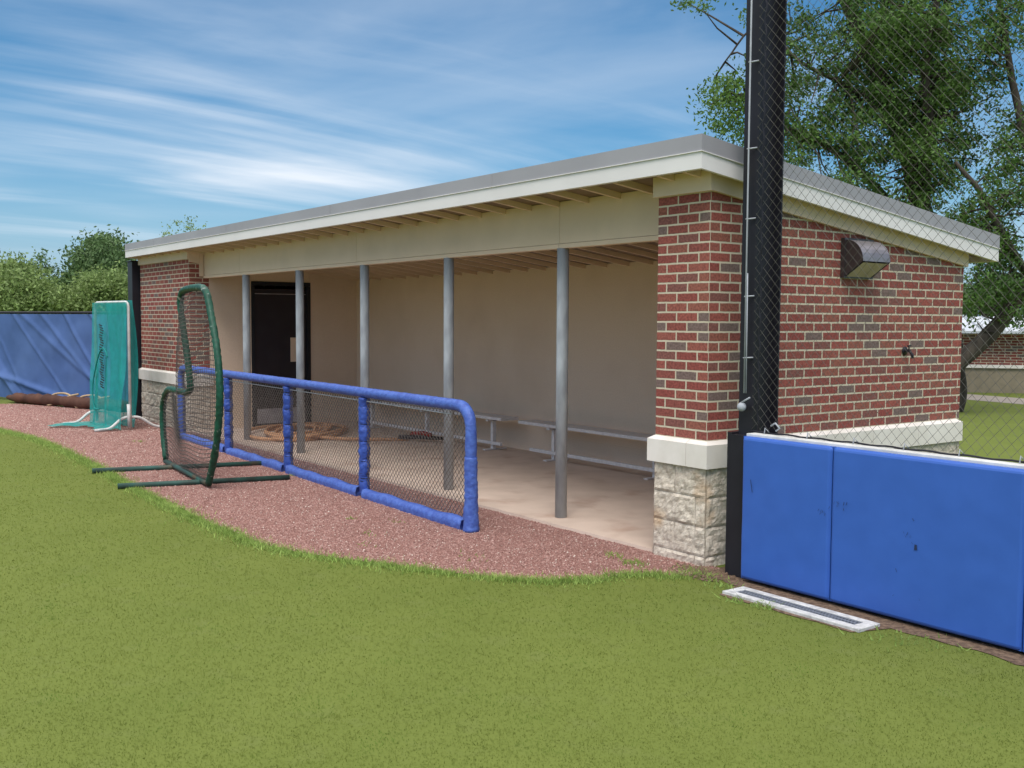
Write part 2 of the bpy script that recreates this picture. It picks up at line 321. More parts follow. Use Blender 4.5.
stuff(scatter_mesh('edge_grass', M['fringe'], np.column_stack([PX, np.zeros(n)]), [(0, 0, 0)]*3, [(0, 1, 2)], np.ones(n), rng.uniform(0, 6.28, n), T), 'brighter longer grass fringe along the edge of the red stone', 'grass')
# small weeds in the stone and at the wall foot
def weed(cx, cy, n, s):
    X = rng.normal(cx, s, n); Y = rng.normal(cy, s*.7, n); return np.stack([X, Y, np.full(n, .005)], 1)
W = np.concatenate([weed(*w) for w in [(-.35, -.35, 90, .06), (-.62, -.30, 40, .05), (-2.6, -.95, 9, .05), (-2.25, -1.35, 12, .07), (-1.15, -1.15, 14, .09), (-1.9, -1.6, 9, .06), (.12, -.2, 160, .09), (.9, -.45, 70, .05), (-5.4, -.55, 40, .05), (1.8, -.36, 60, .15), (-9.5, -1.0, 30, .06), (.45, -.3, 60, .06), (.75, -.5, 40, .05), (-2.9, -1.2, 14, .03)]]); n = len(W)
h = rng.uniform(.012, .04, n); T = np.zeros((n, 3, 3)); T[:, 0, 0] = -.006; T[:, 1, 0] = .006; T[:, 2, 2] = h; T[:, 2, 0] = rng.normal(0, .9, n)*h
stuff(scatter_mesh('weeds', M['fringe'], W, [(0, 0, 0)]*3, [(0, 1, 2)], np.ones(n), rng.uniform(0, 6.28, n), T), 'tiny green weeds sprouting in the stone and at the wall foot', 'weeds')
# pebbles by the pillar foot
n = 260; P = np.column_stack([rng.normal(.12, .10, n), rng.normal(-.14, .07, n), np.full(n, .006)])
stuff(scatter_mesh('pebbles', M['dirt'], P, octv, octf, rng.uniform(.006, .02, n), rng.uniform(0, 6.28, n)), 'pebbles and soil gathered at the foot of the stone pillar', 'pebbles')

# ------------------------------------------------------------------ dugout
SL = .129
sof = lambda y: 2.68-SL*(y+.22)
WT = .87; LX = -12.70; PX_ = -10.34; BY = 3.09
dg = thing('dugout', 'long open-fronted brick dugout with low sloping roof and cream trim', 'dugout', (-6.3, 1.5, 0))
def brickbox(mb, x0, x1, y0, y1): mb.slopebox(x0, x1, y0, y1, WT, sof(y0)+.048, WT, sof(y1)+.048)
mb = MB(); brickbox(mb, -.498, 0, 0, .40); mb.build('brick_pillar', M['brick'], dg, uv=True)
mb = MB(); brickbox(mb, -.30, 0, .402, BY); mb.build('brick_wall', M['brick'], dg, uv=True)
mb = MB(); brickbox(mb, LX, PX_, 0, .30); mb.build('brick_wall', M['brick'], dg, uv=True)
mb = MB(); brickbox(mb, LX, LX+.3, .302, BY); brickbox(mb, LX+.302, -.302, BY-.1, BY); mb.build('brick_wall', M['brick'], dg, uv=True)
# painted block lining: back wall and end wall
mb = MB(); mb.slopebox(PX_+.002, -.302, 2.75, BY-.102, .0, sof(2.75)+.048, 0, sof(BY-.102)+.048); mb.build('back_wall', M['cmu'], dg, uv=True)
mb = MB()                         # end wall round the door opening (Y .96-1.92, z 0-2.2)
mb.slopebox(PX_-.2, PX_, .302, .955, 0, sof(.302)+.048, 0, sof(.955)+.048)
mb.slopebox(PX_-.2, PX_, 1.925, BY-.102, 0, sof(1.925)+.048, 0, sof(BY-.102)+.048)
mb.slopebox(PX_-.2, PX_, .957, 1.923, 2.25, sof(.957)+.048, 2.25, sof(1.923)+.048)
mb.build('end_wall', M['cmu'], dg, uv=True)
mb = MB(); mb.slopebox(-.318, -.302, .402, 2.748, 0, sof(.402)+.048, 0, sof(2.748)+.048); mb.build('end_wall', M['cmu'], dg, uv=True)
# cast stone band, chamfered on top
def band(mb, x0, x1, y0, y1, jx=(), jy=()):
    e = .042
    a = [(x0-e, y0-e), (x1+e, y0-e), (x1+e, y1+e), (x0-e, y1+e)]; c = [(x0-.004, y0-.004), (x1+.004, y0-.004), (x1+.004, y1+.004), (x0-.004, y1+.004)]
    mb.add([(x, y, .69) for x, y in a]+[(x, y, WT-.022) for x, y in a]+[(x, y, WT) for x, y in c],
           [(0, 3, 2, 1), (0, 1, 5, 4), (1, 2, 6, 5), (2, 3, 7, 6), (3, 0, 4, 7), (4, 5, 9, 8), (5, 6, 10, 9), (6, 7, 11, 10), (7, 4, 8, 11), (8, 9, 10, 11)])
mb = MB(); band(mb, -.498, -.155, 0, .40); band(mb, -.066, 0, 0, .085); 
mb.v = []; mb.f = []
def bandseg(mb, x0, x1, y0, y1, fx0, fx1, fy0, fy1):      # f*: which sides stand proud
    e = .042; a = (x0-e*fx0, x1+e*fx1, y0-e*fy0, y1+e*fy1)
    ch = lambda s, v: v
    A = [(a[0], a[2]), (a[1], a[2]), (a[1], a[3]), (a[0], a[3])]
    B = [(a[0]+.038*fx0, a[2]+.038*fy0), (a[1]-.038*fx1, a[2]+.038*fy0), (a[1]-.038*fx1, a[3]-.038*fy1), (a[0]+.038*fx0, a[3]-.038*fy1)]
    mb.add([(x, y, .685) for x, y in A]+[(x, y, WT-.024) for x, y in A]+[(x, y, WT) for x, y in B],
           [(0, 3, 2, 1), (0, 1, 5, 4), (1, 2, 6, 5), (2, 3, 7, 6), (3, 0, 4, 7), (4, 5, 9, 8), (5, 6, 10, 9), (6, 7, 11, 10), (7, 4, 8, 11), (8, 9, 10, 11)])
bandseg(mb, -.498, -.156, 0, .40, 1, 0, 1, 1); bandseg(mb, -.152, 0, 0, .60, 0, 1, 1, 0)
for y in (.604, 1.214, 1.824, 2.434): bandseg(mb, -.30, 0, y, min(y+.606, BY), 0, 1, 0, 1 if y > 2.4 else 0)
mb.build('stone_band', M['cast'], dg)
mb = MB()
for k in range(4): bandseg(mb, LX+k*.59, LX+k*.59+.586, 0, .30, 1 if k == 0 else 0, 1 if k == 3 else 0, 1, 1)
mb.build('stone_band', M['cast'], dg)
# split-face block base
def split(mb, x0, x1, y, z0, z1, axis, sgn, amp, seed):
    """one rough face: in the XZ plane at y (axis 'y') or the YZ plane at x (axis 'x')"""
    nu = max(6, int((x1-x0)/.018)); nv = max(6, int((z1-z0)/.018))
    def fn(u, v):
        a = x0+(x1-x0)*u; z = z0+(z1-z0)*v
        e = min(u*(x1-x0), (1-u)*(x1-x0), v*(z1-z0), (1-v)*(z1-z0)); k = min(1, (e+.004)/.012)
        d = amp*(k*(.45+.55*noise.fractal(Vector((a*11+seed, z*11, seed*3.1)), .8, 2, 5)))
        return (a, y+sgn*max(d, 0)+0, z) if axis == 'y' else (y+sgn*max(d, 0), a, z)
    mb.grid(fn, nu, nv)
def blockbase(x0, x1, y0, y1, faces, name='block_base'):
    mb = MB(); mb.box(x0, x1, y0, y1, -.1, .683)
    rows = [(-.12, .067), (.069, .271), (.273, .475), (.477, .683)]
    sd = 1
    for r, (a, b2) in enumerate(rows):
        for ax in faces:
            lo, hi = (x0, x1) if ax in ('-y', '+y') else (y0, y1)
            p = lo-(.2 if r % 2 else 0)
            while p < hi-.01:
                q = min(p+.406, hi); s0 = max(p, lo); sd += 1
                if q-s0 > .03:
                    if ax == '-y': split(mb, s0, q, y0-.002, a, b2, 'y', -1, .026, sd*1.7)
                    if ax == '+x': split(mb, s0, q, x1+.002, a, b2, 'x', 1, .026, sd*2.3)
                    if ax == '-x': split(mb, s0, q, x0-.002, a, b2, 'x', -1, .030, sd*1.3)
                p += .408
    mb.build(name, M['blockm'], dg, smooth=False)
blockbase(-.498, 0, 0, .40, ('-y', '+x', '-x')); blockbase(-.30, 0, .402, BY, ('+x',)); blockbase(LX, PX_, 0, .30, ('-y', '+x'))
mb = MB(); mb.box(LX, LX+.3, .302, BY, -.1, .868); mb.box(LX+.302, -.302, BY-.1, BY, -.1, .868); mb.build('block_base', M['blockm'], dg)
# frieze boards
mb = MB()
mb.slopebox(-.50-.028, .03, -.03, -.002, 2.562, sof(-.03)+.048, 2.562, sof(0)+.048); mb.build('frieze_board', M['cream'], dg)
mb = MB(); mb.slopebox(.002, .03, -.001, BY+.02, 2.562, sof(0)+.048, 2.562-SL*(BY+.02), sof(BY+.02)+.048); mb.build('frieze_board', M['cream'], dg)
mb = MB(); mb.slopebox(LX-.02, PX_+.03, -.03, -.002, 2.562, sof(-.03)+.048, 2.562, sof(0)+.048); mb.build('frieze_board', M['cream'], dg)
mb = MB(); mb.slopebox(PX_+.002, PX_+.03, -.001, .15, 2.52, sof(0)+.048, 2.50, sof(.15)+.048); mb.slopebox(PX_+.002, PX_+.035, .152, .211, 2.31, sof(.152)+.048, 2.31, sof(.211)+.048); mb.build('frieze_board', M['cream'], dg)
# header beam in joined lengths with a lower trim
for a, b2 in ((-10.338, -8.93), (-8.926, -5.5), (-5.497, -1.90), (-1.896, -.50)):
    mb = MB(); mb.slopebox(a, b2, .22, .285, 2.325, sof(.22)+.048, 2.325, sof(.285)+.048); mb.box(a, b2, .212, .290, 2.285, 2.322)
    mb.build('header_beam', M['cream'], dg, bevel=.002)
# roof
RX0, RX1, RY0, RY1 = LX-.06, .12, -.22, 3.42
mb = MB(); mb.slopebox(RX0+.03, RX1-.03, RY0+.03, RY1-.03, sof(RY0+.03)+.062, sof(RY0)+.20, sof(RY1-.03)+.062, sof(RY1)+.20)
roof = mb.build('roof', M['grey_metal'], dg)
def rim(z0, z1, out, m, name, tilt=0, t=.028):
    mb = MB(); x0, x1, y0, y1 = RX0-out, RX1+out, RY0-out, RY1+out
    zb = lambda y: sof(y)+z0; zt = lambda y: sof(y)+z1
    # front, right, back, left boards, butted
    mb.slopebox(x0, x1, y0, y0+t, zb(y0), zt(y0), zb(y0+t), zt(y0+t))
    mb.slopebox(x0, x1, y1-t, y1, zb(y1-t), zt(y1-t), zb(y1), zt(y1))
    mb.slopebox(x1-t, x1, y0+t+.0005, y1-t-.0005, zb(y0+t), zt(y0+t), zb(y1-t), zt(y1-t))
    mb.slopebox(x0, x0+t, y0+t+.0005, y1-t-.0005, zb(y0+t), zt(y0+t), zb(y1-t), zt(y1-t))
    return mb.build(name, m, dg if name == 'fascia' else roof)
rim(0, .108, 0, M['fascia'], 'fascia'); rim(.1085, .114, .010, M['fascia'], 'drip_edge', t=.03); rim(.1145, .222, .003, M['grey_metal'], 'roof_edge')
mb = MB()                        # seams of the metal edge
for x in np.arange(RX0+1.5, RX1, 3.0): MB().box(x, x+.012, RY0-.006, RY0-.0032, sof(RY0)+.118, sof(RY0)+.220).build('edge_seam', M['grey_metal'], roof)
# soffit and ceiling deck with ribs
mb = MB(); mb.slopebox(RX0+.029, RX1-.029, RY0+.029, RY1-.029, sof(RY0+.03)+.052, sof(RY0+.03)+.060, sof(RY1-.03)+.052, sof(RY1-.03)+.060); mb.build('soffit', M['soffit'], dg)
mb = MB()
x = -.78
while x > LX+.1:
    mb = MB(); mb.slopebox(x-.016, x+.016, RY0+.03, .218, sof(RY0+.03)+.004, sof(RY0+.03)+.0515, sof(.218)+.004, sof(.218)+.0515)
    mb.build('soffit_rib', M['cream'], dg); mb = MB()
    if x > PX_: mb.slopebox(x-.016, x+.016, .288, 2.748, sof(.288)+.004, sof(.288)+.0515, sof(2.748)+.004, sof(2.748)+.0515); mb.build('ceiling_joist', M['cream'], dg)
    x -= .38
for x in (-.08, -.33): MB().slopebox(x-.014, x+.014, RY0+.03, -.032, sof(RY0+.03)+.004, sof(RY0+.03)+.0515, sof(-.032)+.004, sof(-.032)+.0515).build('soffit_rib', M['cream'], dg)
# posts
pm = None
for x in (-1.88, -3.64, -5.36, -7.04, -8.76):
    if pm is None:
        mb = MB(); mb.tube([(x, .245, .03), (x, .245, 2.285)], .050, 20); pm = mb.build('support_post', M['galv'], dg); px0 = x
    else:
        c = pm.copy(); COL.objects.link(c); c.location = (x-px0, 0, 0); c.parent = dg
# door
dr = MB().box(PX_-.06, PX_-.015, 1.01, 1.87, .05, 2.15).build('door', M['door'], dg)
MB().box(PX_-.013, PX_-.009, 1.04, 1.84, .07, .30).build('kick_plate', M['kick'], dr)
MB().box(PX_-.013, PX_-.002, 1.60, 1.72, 1.02, 1.40).build('push_plate', M['cream'], dr)
MB().box(PX_-.012, PX_-.004, 1.02, 1.86, 2.07, 2.08).build('door_rail', M['kick'], dr)
mb = MB(); mb.box(PX_-.08, PX_+.012, .958, 1.008, .03, 2.2); mb.box(PX_-.08, PX_+.012, 1.872, 1.935, .03, 2.2); mb.box(PX_-.08, PX_+.012, .958, 1.935, 2.202, 2.262)
mb.build('door_frame', M['doorframe'], dg)
# floor slab, slightly uneven front edge
struct_slab = MB()
n = 160
ys = [.015+.012*noise.noise(Vector((k*.35, 1, 1))) for k in range(n+1)]; xs = [-10.34+k*(9.84/n) for k in range(n+1)]
struct_slab.v = [(xs[k], ys[k], 0) for k in range(n+1)]+[(xs[k], ys[k]+.006, .028) for k in range(n+1)]+[(xs[k], 2.75, .028) for k in range(n+1)]
struct_slab.f = [(k, k+1, n+2+k, n+1+k) for k in range(n)]+[(n+1+k, n+2+k, 2*n+3+k, 2*n+2+k) for k in range(n)]
struct_slab.build('floor_slab', M['slab'], dg, smooth=False)

# wall light
wl = thing('wall_light', 'dark bronze hooded wall light high on the brick side wall', 'wall light', (0, 1.6, 2.05))
y0, y1 = 1.42, 1.76; prof = [(0, 2.05), (.03, 2.03), (.190, 2.14)]
for k in range(9):
    a = R(0+k*90/8); prof.append((.03+.160*math.cos(a)**.9 if k < 8 else .03, 2.14+.165*math.sin(a)))
prof.append((0, 2.31))
k = len(prof); mb = MB()
mb.add([(x+.003, y0, z) for x, z in prof]+[(x+.003, y1, z) for x, z in prof], [tuple(range(k))]); mb.v = mb.v[:k]; mb.build('end_cap', M['bronze'], wl)
mb = MB(); mb.add([(x+.003, y1, z) for x, z in prof], [tuple(range(k-1, -1, -1))]); mb.build('end_cap', M['bronze'], wl)
mb = MB(); mb.add([(x+.003, y0+.001, z) for x, z in prof]+[(x+.003, y1-.001, z) for x, z in prof], [(i, i+k, i+1+k, i+1) for i in range(2, k-1)]); mb.build('hood', M['bronze_hi'], wl, smooth=False)
mb = MB(); mb.add([(.035, y0+.02, 2.030), (.180, y0+.02, 2.130), (.180, y1-.02, 2.130), (.035, y1-.02, 2.030)], [(0, 1, 2, 3)]); mb.build('lens', M['lens'], wl)
mb = MB(); mb.box(.003, .035, y0-.01, y1+.01, 2.02, 2.32); mb.build('back_box', M['bronze'], wl)
# hose bib
hb = thing('hose_bib', 'small dark tap fitting sticking out of the brick side wall', 'tap', (0, 2.26, 1.45))
mb = MB(); mb.tube([(0, 2.26, 1.46), (.05, 2.26, 1.46), (.075, 2.26, 1.43), (.078, 2.26, 1.40)], .012, 8); mb.build('spout', M['black'], hb)
mb = MB(); mb.tube([(.005, 2.26, 1.46), (.012, 2.26, 1.46)], .035, 12); mb.build('wall_flange', M['black'], hb)
mb = MB(); mb.tube([(.045, 2.26, 1.465), (.045, 2.26, 1.50)], .006, 6); mb.tube([(.045, 2.24, 1.50), (.045, 2.285, 1.502)], .007, 6); mb.build('handle', M['black'], hb)

# ------------------------------------------------------------------ benches
def bench(x0, x1, legs, label):
    t = thing('bench', label, 'bench', ((x0+x1)/2, 2.45, .03), 'aluminium benches in the dugout')
    MB().box(x0, x1, 2.30, 2.58, .430, .468).build('seat', M['alu'], t, bevel=.006)
    for x in legs:
        mb = MB(); mb.box(x-.025, x+.025, 2.40, 2.45, .045, .428); mb.box(x-.03, x+.03, 2.28, 2.62, .030, .046); mb.box(x-.025, x+.025, 2.32, 2.56, .40, .4295); mb.build('leg', M['alu'], t)
    MB().box(x0+.15, x1-.1, 2.36, 2.398, .105, .145).build('rail', M['alu'], t, bevel=.003)
bench(-9.6, -5.64, (-9.2, -7.6, -5.98), 'long plain aluminium bench behind the blue railing near the back wall')
bench(-5.28, -.9, (-4.72, -3.0, -1.3), 'aluminium bench along the back wall, between steel post and brick pillar')

# ------------------------------------------------------------------ hose with nozzle in the dugout
h = []
for k in range(330):
    a = k*.115; q = k/330
    ra_ = .80+.22*math.sin(a*.41+.5)+.10*math.sin(a*.17); rb_ = .42+.16*math.sin(a*.33+2)
    ca_, sa_ = ra_*math.cos(a), rb_*math.sin(a)
    h.append((-9.05+.12*math.sin(a*.23)-.77*ca_+.64*sa_, 1.15+.10*math.cos(a*.19)+.64*ca_+.77*sa_, .054+.05*q+.012*math.sin(a*2.3)))
h += [(-8.15, 1.05, .07), (-7.9, 1.35, .05), (-7.6, 1.7, .05), (-7.45, 1.95, .05)]
mb = MB(); mb.tube(smooth_curve(h[::3]+[h[-1]], 3), .024, 6); tag(mb.build('garden_hose', M['hose'], None), 'orange brown hose coiled in loose loops on the dugout floor by the door', 'hose')
nz = thing('spray_nozzle', 'dark spray wand with red grip lying at the hose end', 'nozzle', (-7.35, 2.0, .03))
mb = MB(); mb.tube([(-7.48, 1.90, .08), (-7.2, 2.10, .09), (-6.95, 2.28, .09)], lambda t: .034-.014*t, 8, wob=.5); mb.build('wand', M['door'], nz)
M['redgrip'] = mat('red_grip', (.35, .03, .03), rough=.5)
mb = MB(); mb.tube([(-7.36, 2.02, .13), (-7.2, 2.12, .15), (-7.08, 2.16, .13)], .03, 8); mb.build('grip', M['redgrip'], nz)

# ------------------------------------------------------------------ padded railing in front of the dugout
A = Vector((-1.92, -.645, 0)); B = Vector((-9.62, -.375, 0)); dAB = (B-A).normalized(); nrm = Vector((dAB.y, -dAB.x, 0))
rl = thing('padded_railing', 'low chain link railing wrapped in blue padding before the dugout opening', 'railing', tuple(A.lerp(B, .5)))
LEN = (B-A).length
def wrapr(base, seed, f=9, amp=.10):
    return lambda t: base*(1+amp*noise.noise(Vector((t*f*6, seed, 0)))+.06*noise.noise(Vector((t*f*25, seed, 3))))
TOP = 1.0; rad = .058
top = resample(rounded([A+Vector((0, 0, TOP-.42)), A+Vector((0, 0, TOP)), B+Vector((0, 0, TOP)), B+Vector((0, 0, TOP-.3))], .2, 8), .03)
mb = MB(); mb.tube(top, wrapr(.047, 1, 9, .05), 16, wob=.07, wf=4); mb.build('top_rail', M['blue_wrap'], rl)
mb = MB(); mb.tube(resample([A-dAB*.01+Vector((0, 0, .0)), A-dAB*.004+Vector((0, 0, .05)), A+Vector((0, 0, TOP-.40))], .02), lambda t: (.053+.014*(1-t)**3)*(1+.03*math.sin(t*70)), 14, wob=.12, wf=4); mb.build('post', M['blue_wrap'], rl)
mb = MB(); mb.tube(resample([B+Vector((0, 0, .03)), B+Vector((0, 0, TOP-.29))], .02), lambda t: .055*(1+.05*math.sin(t*60)), 12, wob=.15, wf=4); mb.build('post', M['blue_wrap'], rl)
ss = [0, 1.92, 3.80, 5.75, LEN]
for s in ss[1:-1]:
    p = A+dAB*s; sd = s*3.3
    pts = resample([p+Vector((0, 0, .04)), p+Vector((0, 0, TOP-.05))], .012)
    o = MB(); o.tube([q-dAB*.012*abs(math.sin(i*.23+sd)) for i, q in enumerate(pts)], lambda t, sd=sd: .050*(1+.10*abs(math.sin(t*17+sd))+.10*noise.noise(Vector((t*9, sd, 0)))), 14, wob=.16, wf=4)
    pst = o.build('post', M['blue_post'], rl); lc = MB()
    for q in range(22):
        zz_ = .10+q*.039+.006*math.sin(q*2.1+sd); rr_ = .054
        lc.tube([p+nrm*sg_*rr_*math.cos(an)-dAB*rr_*math.sin(an)+Vector((0, 0, zz_+.02*k_/7)) for sg_ in (1,) for k_, an in enumerate([R(-20+v*25) for v in range(8)])], .0035, 4, cap=False)
    lc.build('lacing', M['doorframe'], pst)
for a, b2 in zip(ss, ss[1:]):      # bottom padding: a flattened sleeve per bay
    mb = MB(); p0, p1 = A+dAB*(a+.07), A+dAB*(b2-.05)
    n = int((b2-a)/.03); 
    for i in range(n+1):
        q = p0.lerp(p1, i/n); sg = .006*math.sin(i*.31+a)+.012*noise.noise(Vector((i*.07, a, 0)))
        pr = [(-.05, 0), (-.058, .04), (-.045, .082+sg), (0, .094+sg), (.04, .08+sg*.5), (.055, .03), (.045, 0)]
        mb.v += [tuple(q+nrm*(u*1.0)+Vector((0, 0, w))) for u, w in pr]
    for i in range(n):
        for j in range(6): k0 = i*7+j; mb.f.append((k0, k0+1, k0+8, k0+7))
    mb.f += [tuple(range(7)), tuple(range(n*7, n*7+7))[::-1]]
    mb.sm = True; mb.build('bottom_pad', M['blue_wrap'], rl)
mb = MB(); z0, z1 = .10, TOP-.03; pit = .056; Hh = z1-z0
k = -int(Hh/pit)-1
nn = nrm*.0
while k*pit < LEN:
    for sg in (1, -1):
        sA = k*pit if sg == 1 else k*pit+Hh; sB = k*pit+Hh if sg == 1 else k*pit
        za, zb_ = z0, z1; s1, s2 = sA, sB
        if min(s1, s2) < LEN and max(s1, s2) > 0:
            def cl(s1, za, s2, zb_, lim, lower):
                if (s1 < lim) == lower and s1 != lim: t = (lim-s1)/(s2-s1); return lim, za+(zb_-za)*t
                return s1, za
            a1, b1 = s1, za; a2, b22 = s2, zb_
            a1n = cl(a1, b1, a2, b22, 0, True); a2n = cl(a2, b22, a1, b1, 0, True)
            a1, b1 = a1n; a2, b22 = a2n
            a1n = cl(a1, b1, a2, b22, LEN, False); a2n = cl(a2, b22, a1, b1, LEN, False)
            (a1, b1), (a2, b22) = a1n, a2n
            mb.seg(A+dAB*a1+Vector((0, 0, b1))+nrm*.003*sg, A+dAB*a2+Vector((0, 0, b22))+nrm*.003*sg, .0029)
    k += 1
mb.build('chain_link', M['chain'], rl)
mb = MB(); mb.tube([A+dAB*.3+Vector((0, 0, TOP-.08)), A+dAB*(LEN-.3)+Vector((0, 0, TOP-.08))], .006, 6)
mb.build('tension_wire', M['galv'], rl)

# ------------------------------------------------------------------ L-shaped pitching screen
L0 = Vector((-5.16, -1.61, 0)); L1 = Vector((-6.84, -1.45, 0)); ld = (L1-L0).normalized(); ln = Vector((ld.y, -ld.x, 0))
ls = thing('pitching_screen', 'L-shaped green framed net screen standing on red stone before the railing', 'net screen', tuple(L0.lerp(L1, .5)))
LP = lambda s, z, o=0: L0+ld*s+Vector((0, 0, z))+ln*o
outl = [(1.88, .07), (2.0, .4), (1.98, .70), (1.72, .88), (1.20, .90), (.76, .92), (.70, 1.05), (.88, 1.44), (1.06, 1.78), (1.04, 1.93), (.85, 1.99), (.25, 2.0), (.0, 1.95), (-.14, 1.78), (-.38, 1.38), (-.46, .95), (-.30, .45), (.0, .05)]
curve = smooth_curve([LP(s, z) for s, z in outl], 7)
mb = MB(); mb.tube(resample(curve, .03), lambda t: .031*(1+.22*abs(math.sin(t*230))), 10, wob=.18, wf=5); mb.build('frame', M['green'], ls)
mb = MB(); mb.tube([LP(-.02, .05), LP(1.9, .05)], .03, 10); mb.build('bottom_bar', M['greenpipe'], ls)
for (a, b2) in (((-6.85, -2.29), (-6.37, -.38)), ((-5.62, -2.36), (-5.22, -.72))):
    mb = MB(); mb.tube([(a[0], a[1], .03), (b2[0], b2[1], .03)], .028, 10); mb.build('base_pipe', M['greenpipe'], ls)
# netting hung in the frame, bellied outward
poly = [((p-L0).dot(ld), p.z) for p in curve]+[(0, .05)]
poly = [(a, b2) for a, b2 in poly]
def inside(s, z): return bool(inpoly(np.array([s]), np.array([z]), poly)[0])
mb = MB(); st = .042; 
sag = lambda s, z: -.16*math.exp(-((s-.5)/.7)**2)*math.sin(max(0, min(1, z/1.95))*math.pi)
for i in range(54):              # near-horizontal cords
    zb0 = .05+i*st; prev = None
    for j in range(60):
        s = -.6+j*.045; z = zb0-.05*math.sin((s+.2)*1.6)-.02*math.sin(s*6+i*.2)
        if inside(s, z):
            p = LP(s, z, sag(s, z))
            if prev is not None: mb.seg(prev, p, .0046)
            prev = p
        else: prev = None
for i in range(62):
    s0 = -.6+i*st; prev = None
    for j in range(50):
        z = .04+j*.042; s = s0+.03*math.sin(z*3)
        if inside(s, z):
            p = LP(s, z, sag(s, z))
            if prev is not None: mb.seg(prev, p, .0022)
            prev = p
        else: prev = None
mb.build('net', M['lnet'], ls)

# ------------------------------------------------------------------ teal batting net frame by the far corner
tn = thing('batting_net', 'tall teal batting net on a pale tube frame beside the far wing', 'net frame', (-11.9, -.72, 0))
TA = Vector((-11.10, -.66, 0)); TB = Vector((-12.42, -.80, 0)); TH = 1.93
mb = MB(); mb.tube(rounded([TA+Vector((0, 0, .05)), TA+Vector((0, 0, TH)), TB+Vector((0, 0, TH)), TB+Vector((0, 0, .05))], .12), .022, 10); mb.build('frame', M['white'], tn)
for P0 in (TA, TB):
    mb = MB(); y = P0.y; x = P0.x
    mb.tube(rounded([(x+.02, y-.52, .03), (x, y-.30, .035), (x-.03, y-.10, .20), (x-.03, y+.14, .20), (x-.03, y+.38, .035), (x-.03, y+.60, .03)], .08), .022, 8); mb.build('foot', M['white'], tn)
mb = MB(); mb.tube([TA+Vector((.02, -.02, .05)), TA+Vector((.03, -.03, .40))], .026, 8); mb.build('sleeve', M['white'], tn)
td = (TB-TA).normalized(); tl = (TB-TA).length; tnn = Vector((td.y, -td.x, 0))
if tnn.y > 0: tnn = -tnn
def tf(u, v):
    # v 0 top -> 1 ground -> beyond: spread on the ground
    fold = .05*math.sin(u*19+2*noise.noise(Vector((u*3, v*2, 0))))*min(1, v*2)
    if v < .86: z = TH*(1-v/.86); out = fold
    else: z = .03+.02*abs(math.sin(u*23+v*40)); out = fold+(v-.86)*(2.2+3.4*u)*(.75+.25*math.sin(u*9+1))
    p = TA.lerp(TB, -.02+1.04*u)+tnn*(.03+out+ (.10*v))+Vector((0, 0, z)); return p
mb = MB(); mb.grid(tf, 70, 60); mb.build('net_sheet', M['teal'], tn, smooth=True)
mb = MB()                        # second, inner layer of net behind with the throwing slot
mb.grid(lambda u, v: TA.lerp(TB, .08+.84*u)+tnn*(-.10-.08*math.sin(v*3.1)+.03*math.sin(u*23))+Vector((0, 0, TH*(1-v)+.03)), 50, 30); mb.build('net_sheet', M['teal'], tn, smooth=True)
mb = MB()
for k in range(26):
    z = .62+k*.038; c0 = TA.lerp(TB, .50+.02*math.sin(k*1.3))+tnn*.16+Vector((0, 0, z)); mb.seg(c0-td*.055, c0+td*.055+Vector((0, 0, .02)), .012)
mb.build('slot_lacing', M['doorframe'], tn)
mb = MB(); mb.tube(smooth_curve([TA.lerp(TB, f)+tnn*.17+Vector((0, 0, z)) for f, z in ((.30, 1.1), (.40, 1.22), (.52, 1.18), (.66, .95), (.78, .6), (.74, .3), (.60, .28))], 6), .012, 6); mb.build('loop_cord', M['teal_cord'], tn)

# ------------------------------------------------------------------ black corner post at the far end
mb = MB(); mb.box(-13.0, -12.745, -.12, .14, 0, 2.62); mb.box(-13.015, -12.743, -.135, .155, 2.621, 2.64)
tag(mb.build('black_post', M['black'], None, bevel=.006), 'black steel post at the far corner beneath the roof end', 'post')

# ------------------------------------------------------------------ blue windscreen fence at the left
FA = Vector((-26.5, -4.03, 0)); FB = Vector((-13.3, .86, 0)); fd = (FB-FA).normalized(); fl = (FB-FA).length; fn_ = Vector((fd.y, -fd.x, 0))
wf = thing('windscreen_fence', 'fence hung with creased blue windscreen fabric behind the red stone', 'fence', tuple(FA.lerp(FB, .5)))
def fs(u, v):
    s = u*fl; z = .06+1.70*v; d = 0
    for (s0, z0, dx, dz, w, am) in FOLD:
        q = (s-s0)*dz-(z-z0)*dx; d += am*math.exp(-(q/w)**2)
    d += .03*noise.noise(Vector((s*.8, z*1.3, 0)))+.012*noise.noise(Vector((s*3, z*3, 4)))
    return FA+fd*s+Vector((0, 0, z+.03*math.sin(s*1.1)*(1-v)))+fn_*(d+.03)
FOLD = []
for s0 in (7.3, 8.0, 8.5, 9.3, 10.2, 10.8, 11.4, 4.0, 2.0, 12.3):
    ang = R(random.uniform(-52, -28)); FOLD.append((s0, 1.2+random.uniform(-.3, .4), math.cos(ang), math.sin(ang), random.uniform(.03, .055), random.uniform(.018, .036)))
FOLD.append((9.5, .35, math.cos(R(-10)), math.sin(R(-10)), .05, .05)); FOLD.append((8.6, .55, math.cos(R(-40)), math.sin(R(-40)), .07, .08))
mb = MB(); mb.grid(fs, 420, 60); mb.build('windscreen', M['screen'], wf, smooth=True)
mb = MB(); mb.tube([FA+Vector((0, 0, 1.79)), FB+Vector((0, 0, 1.79))], .025, 8); mb.build('top_rail', M['black'], wf)
pp = None
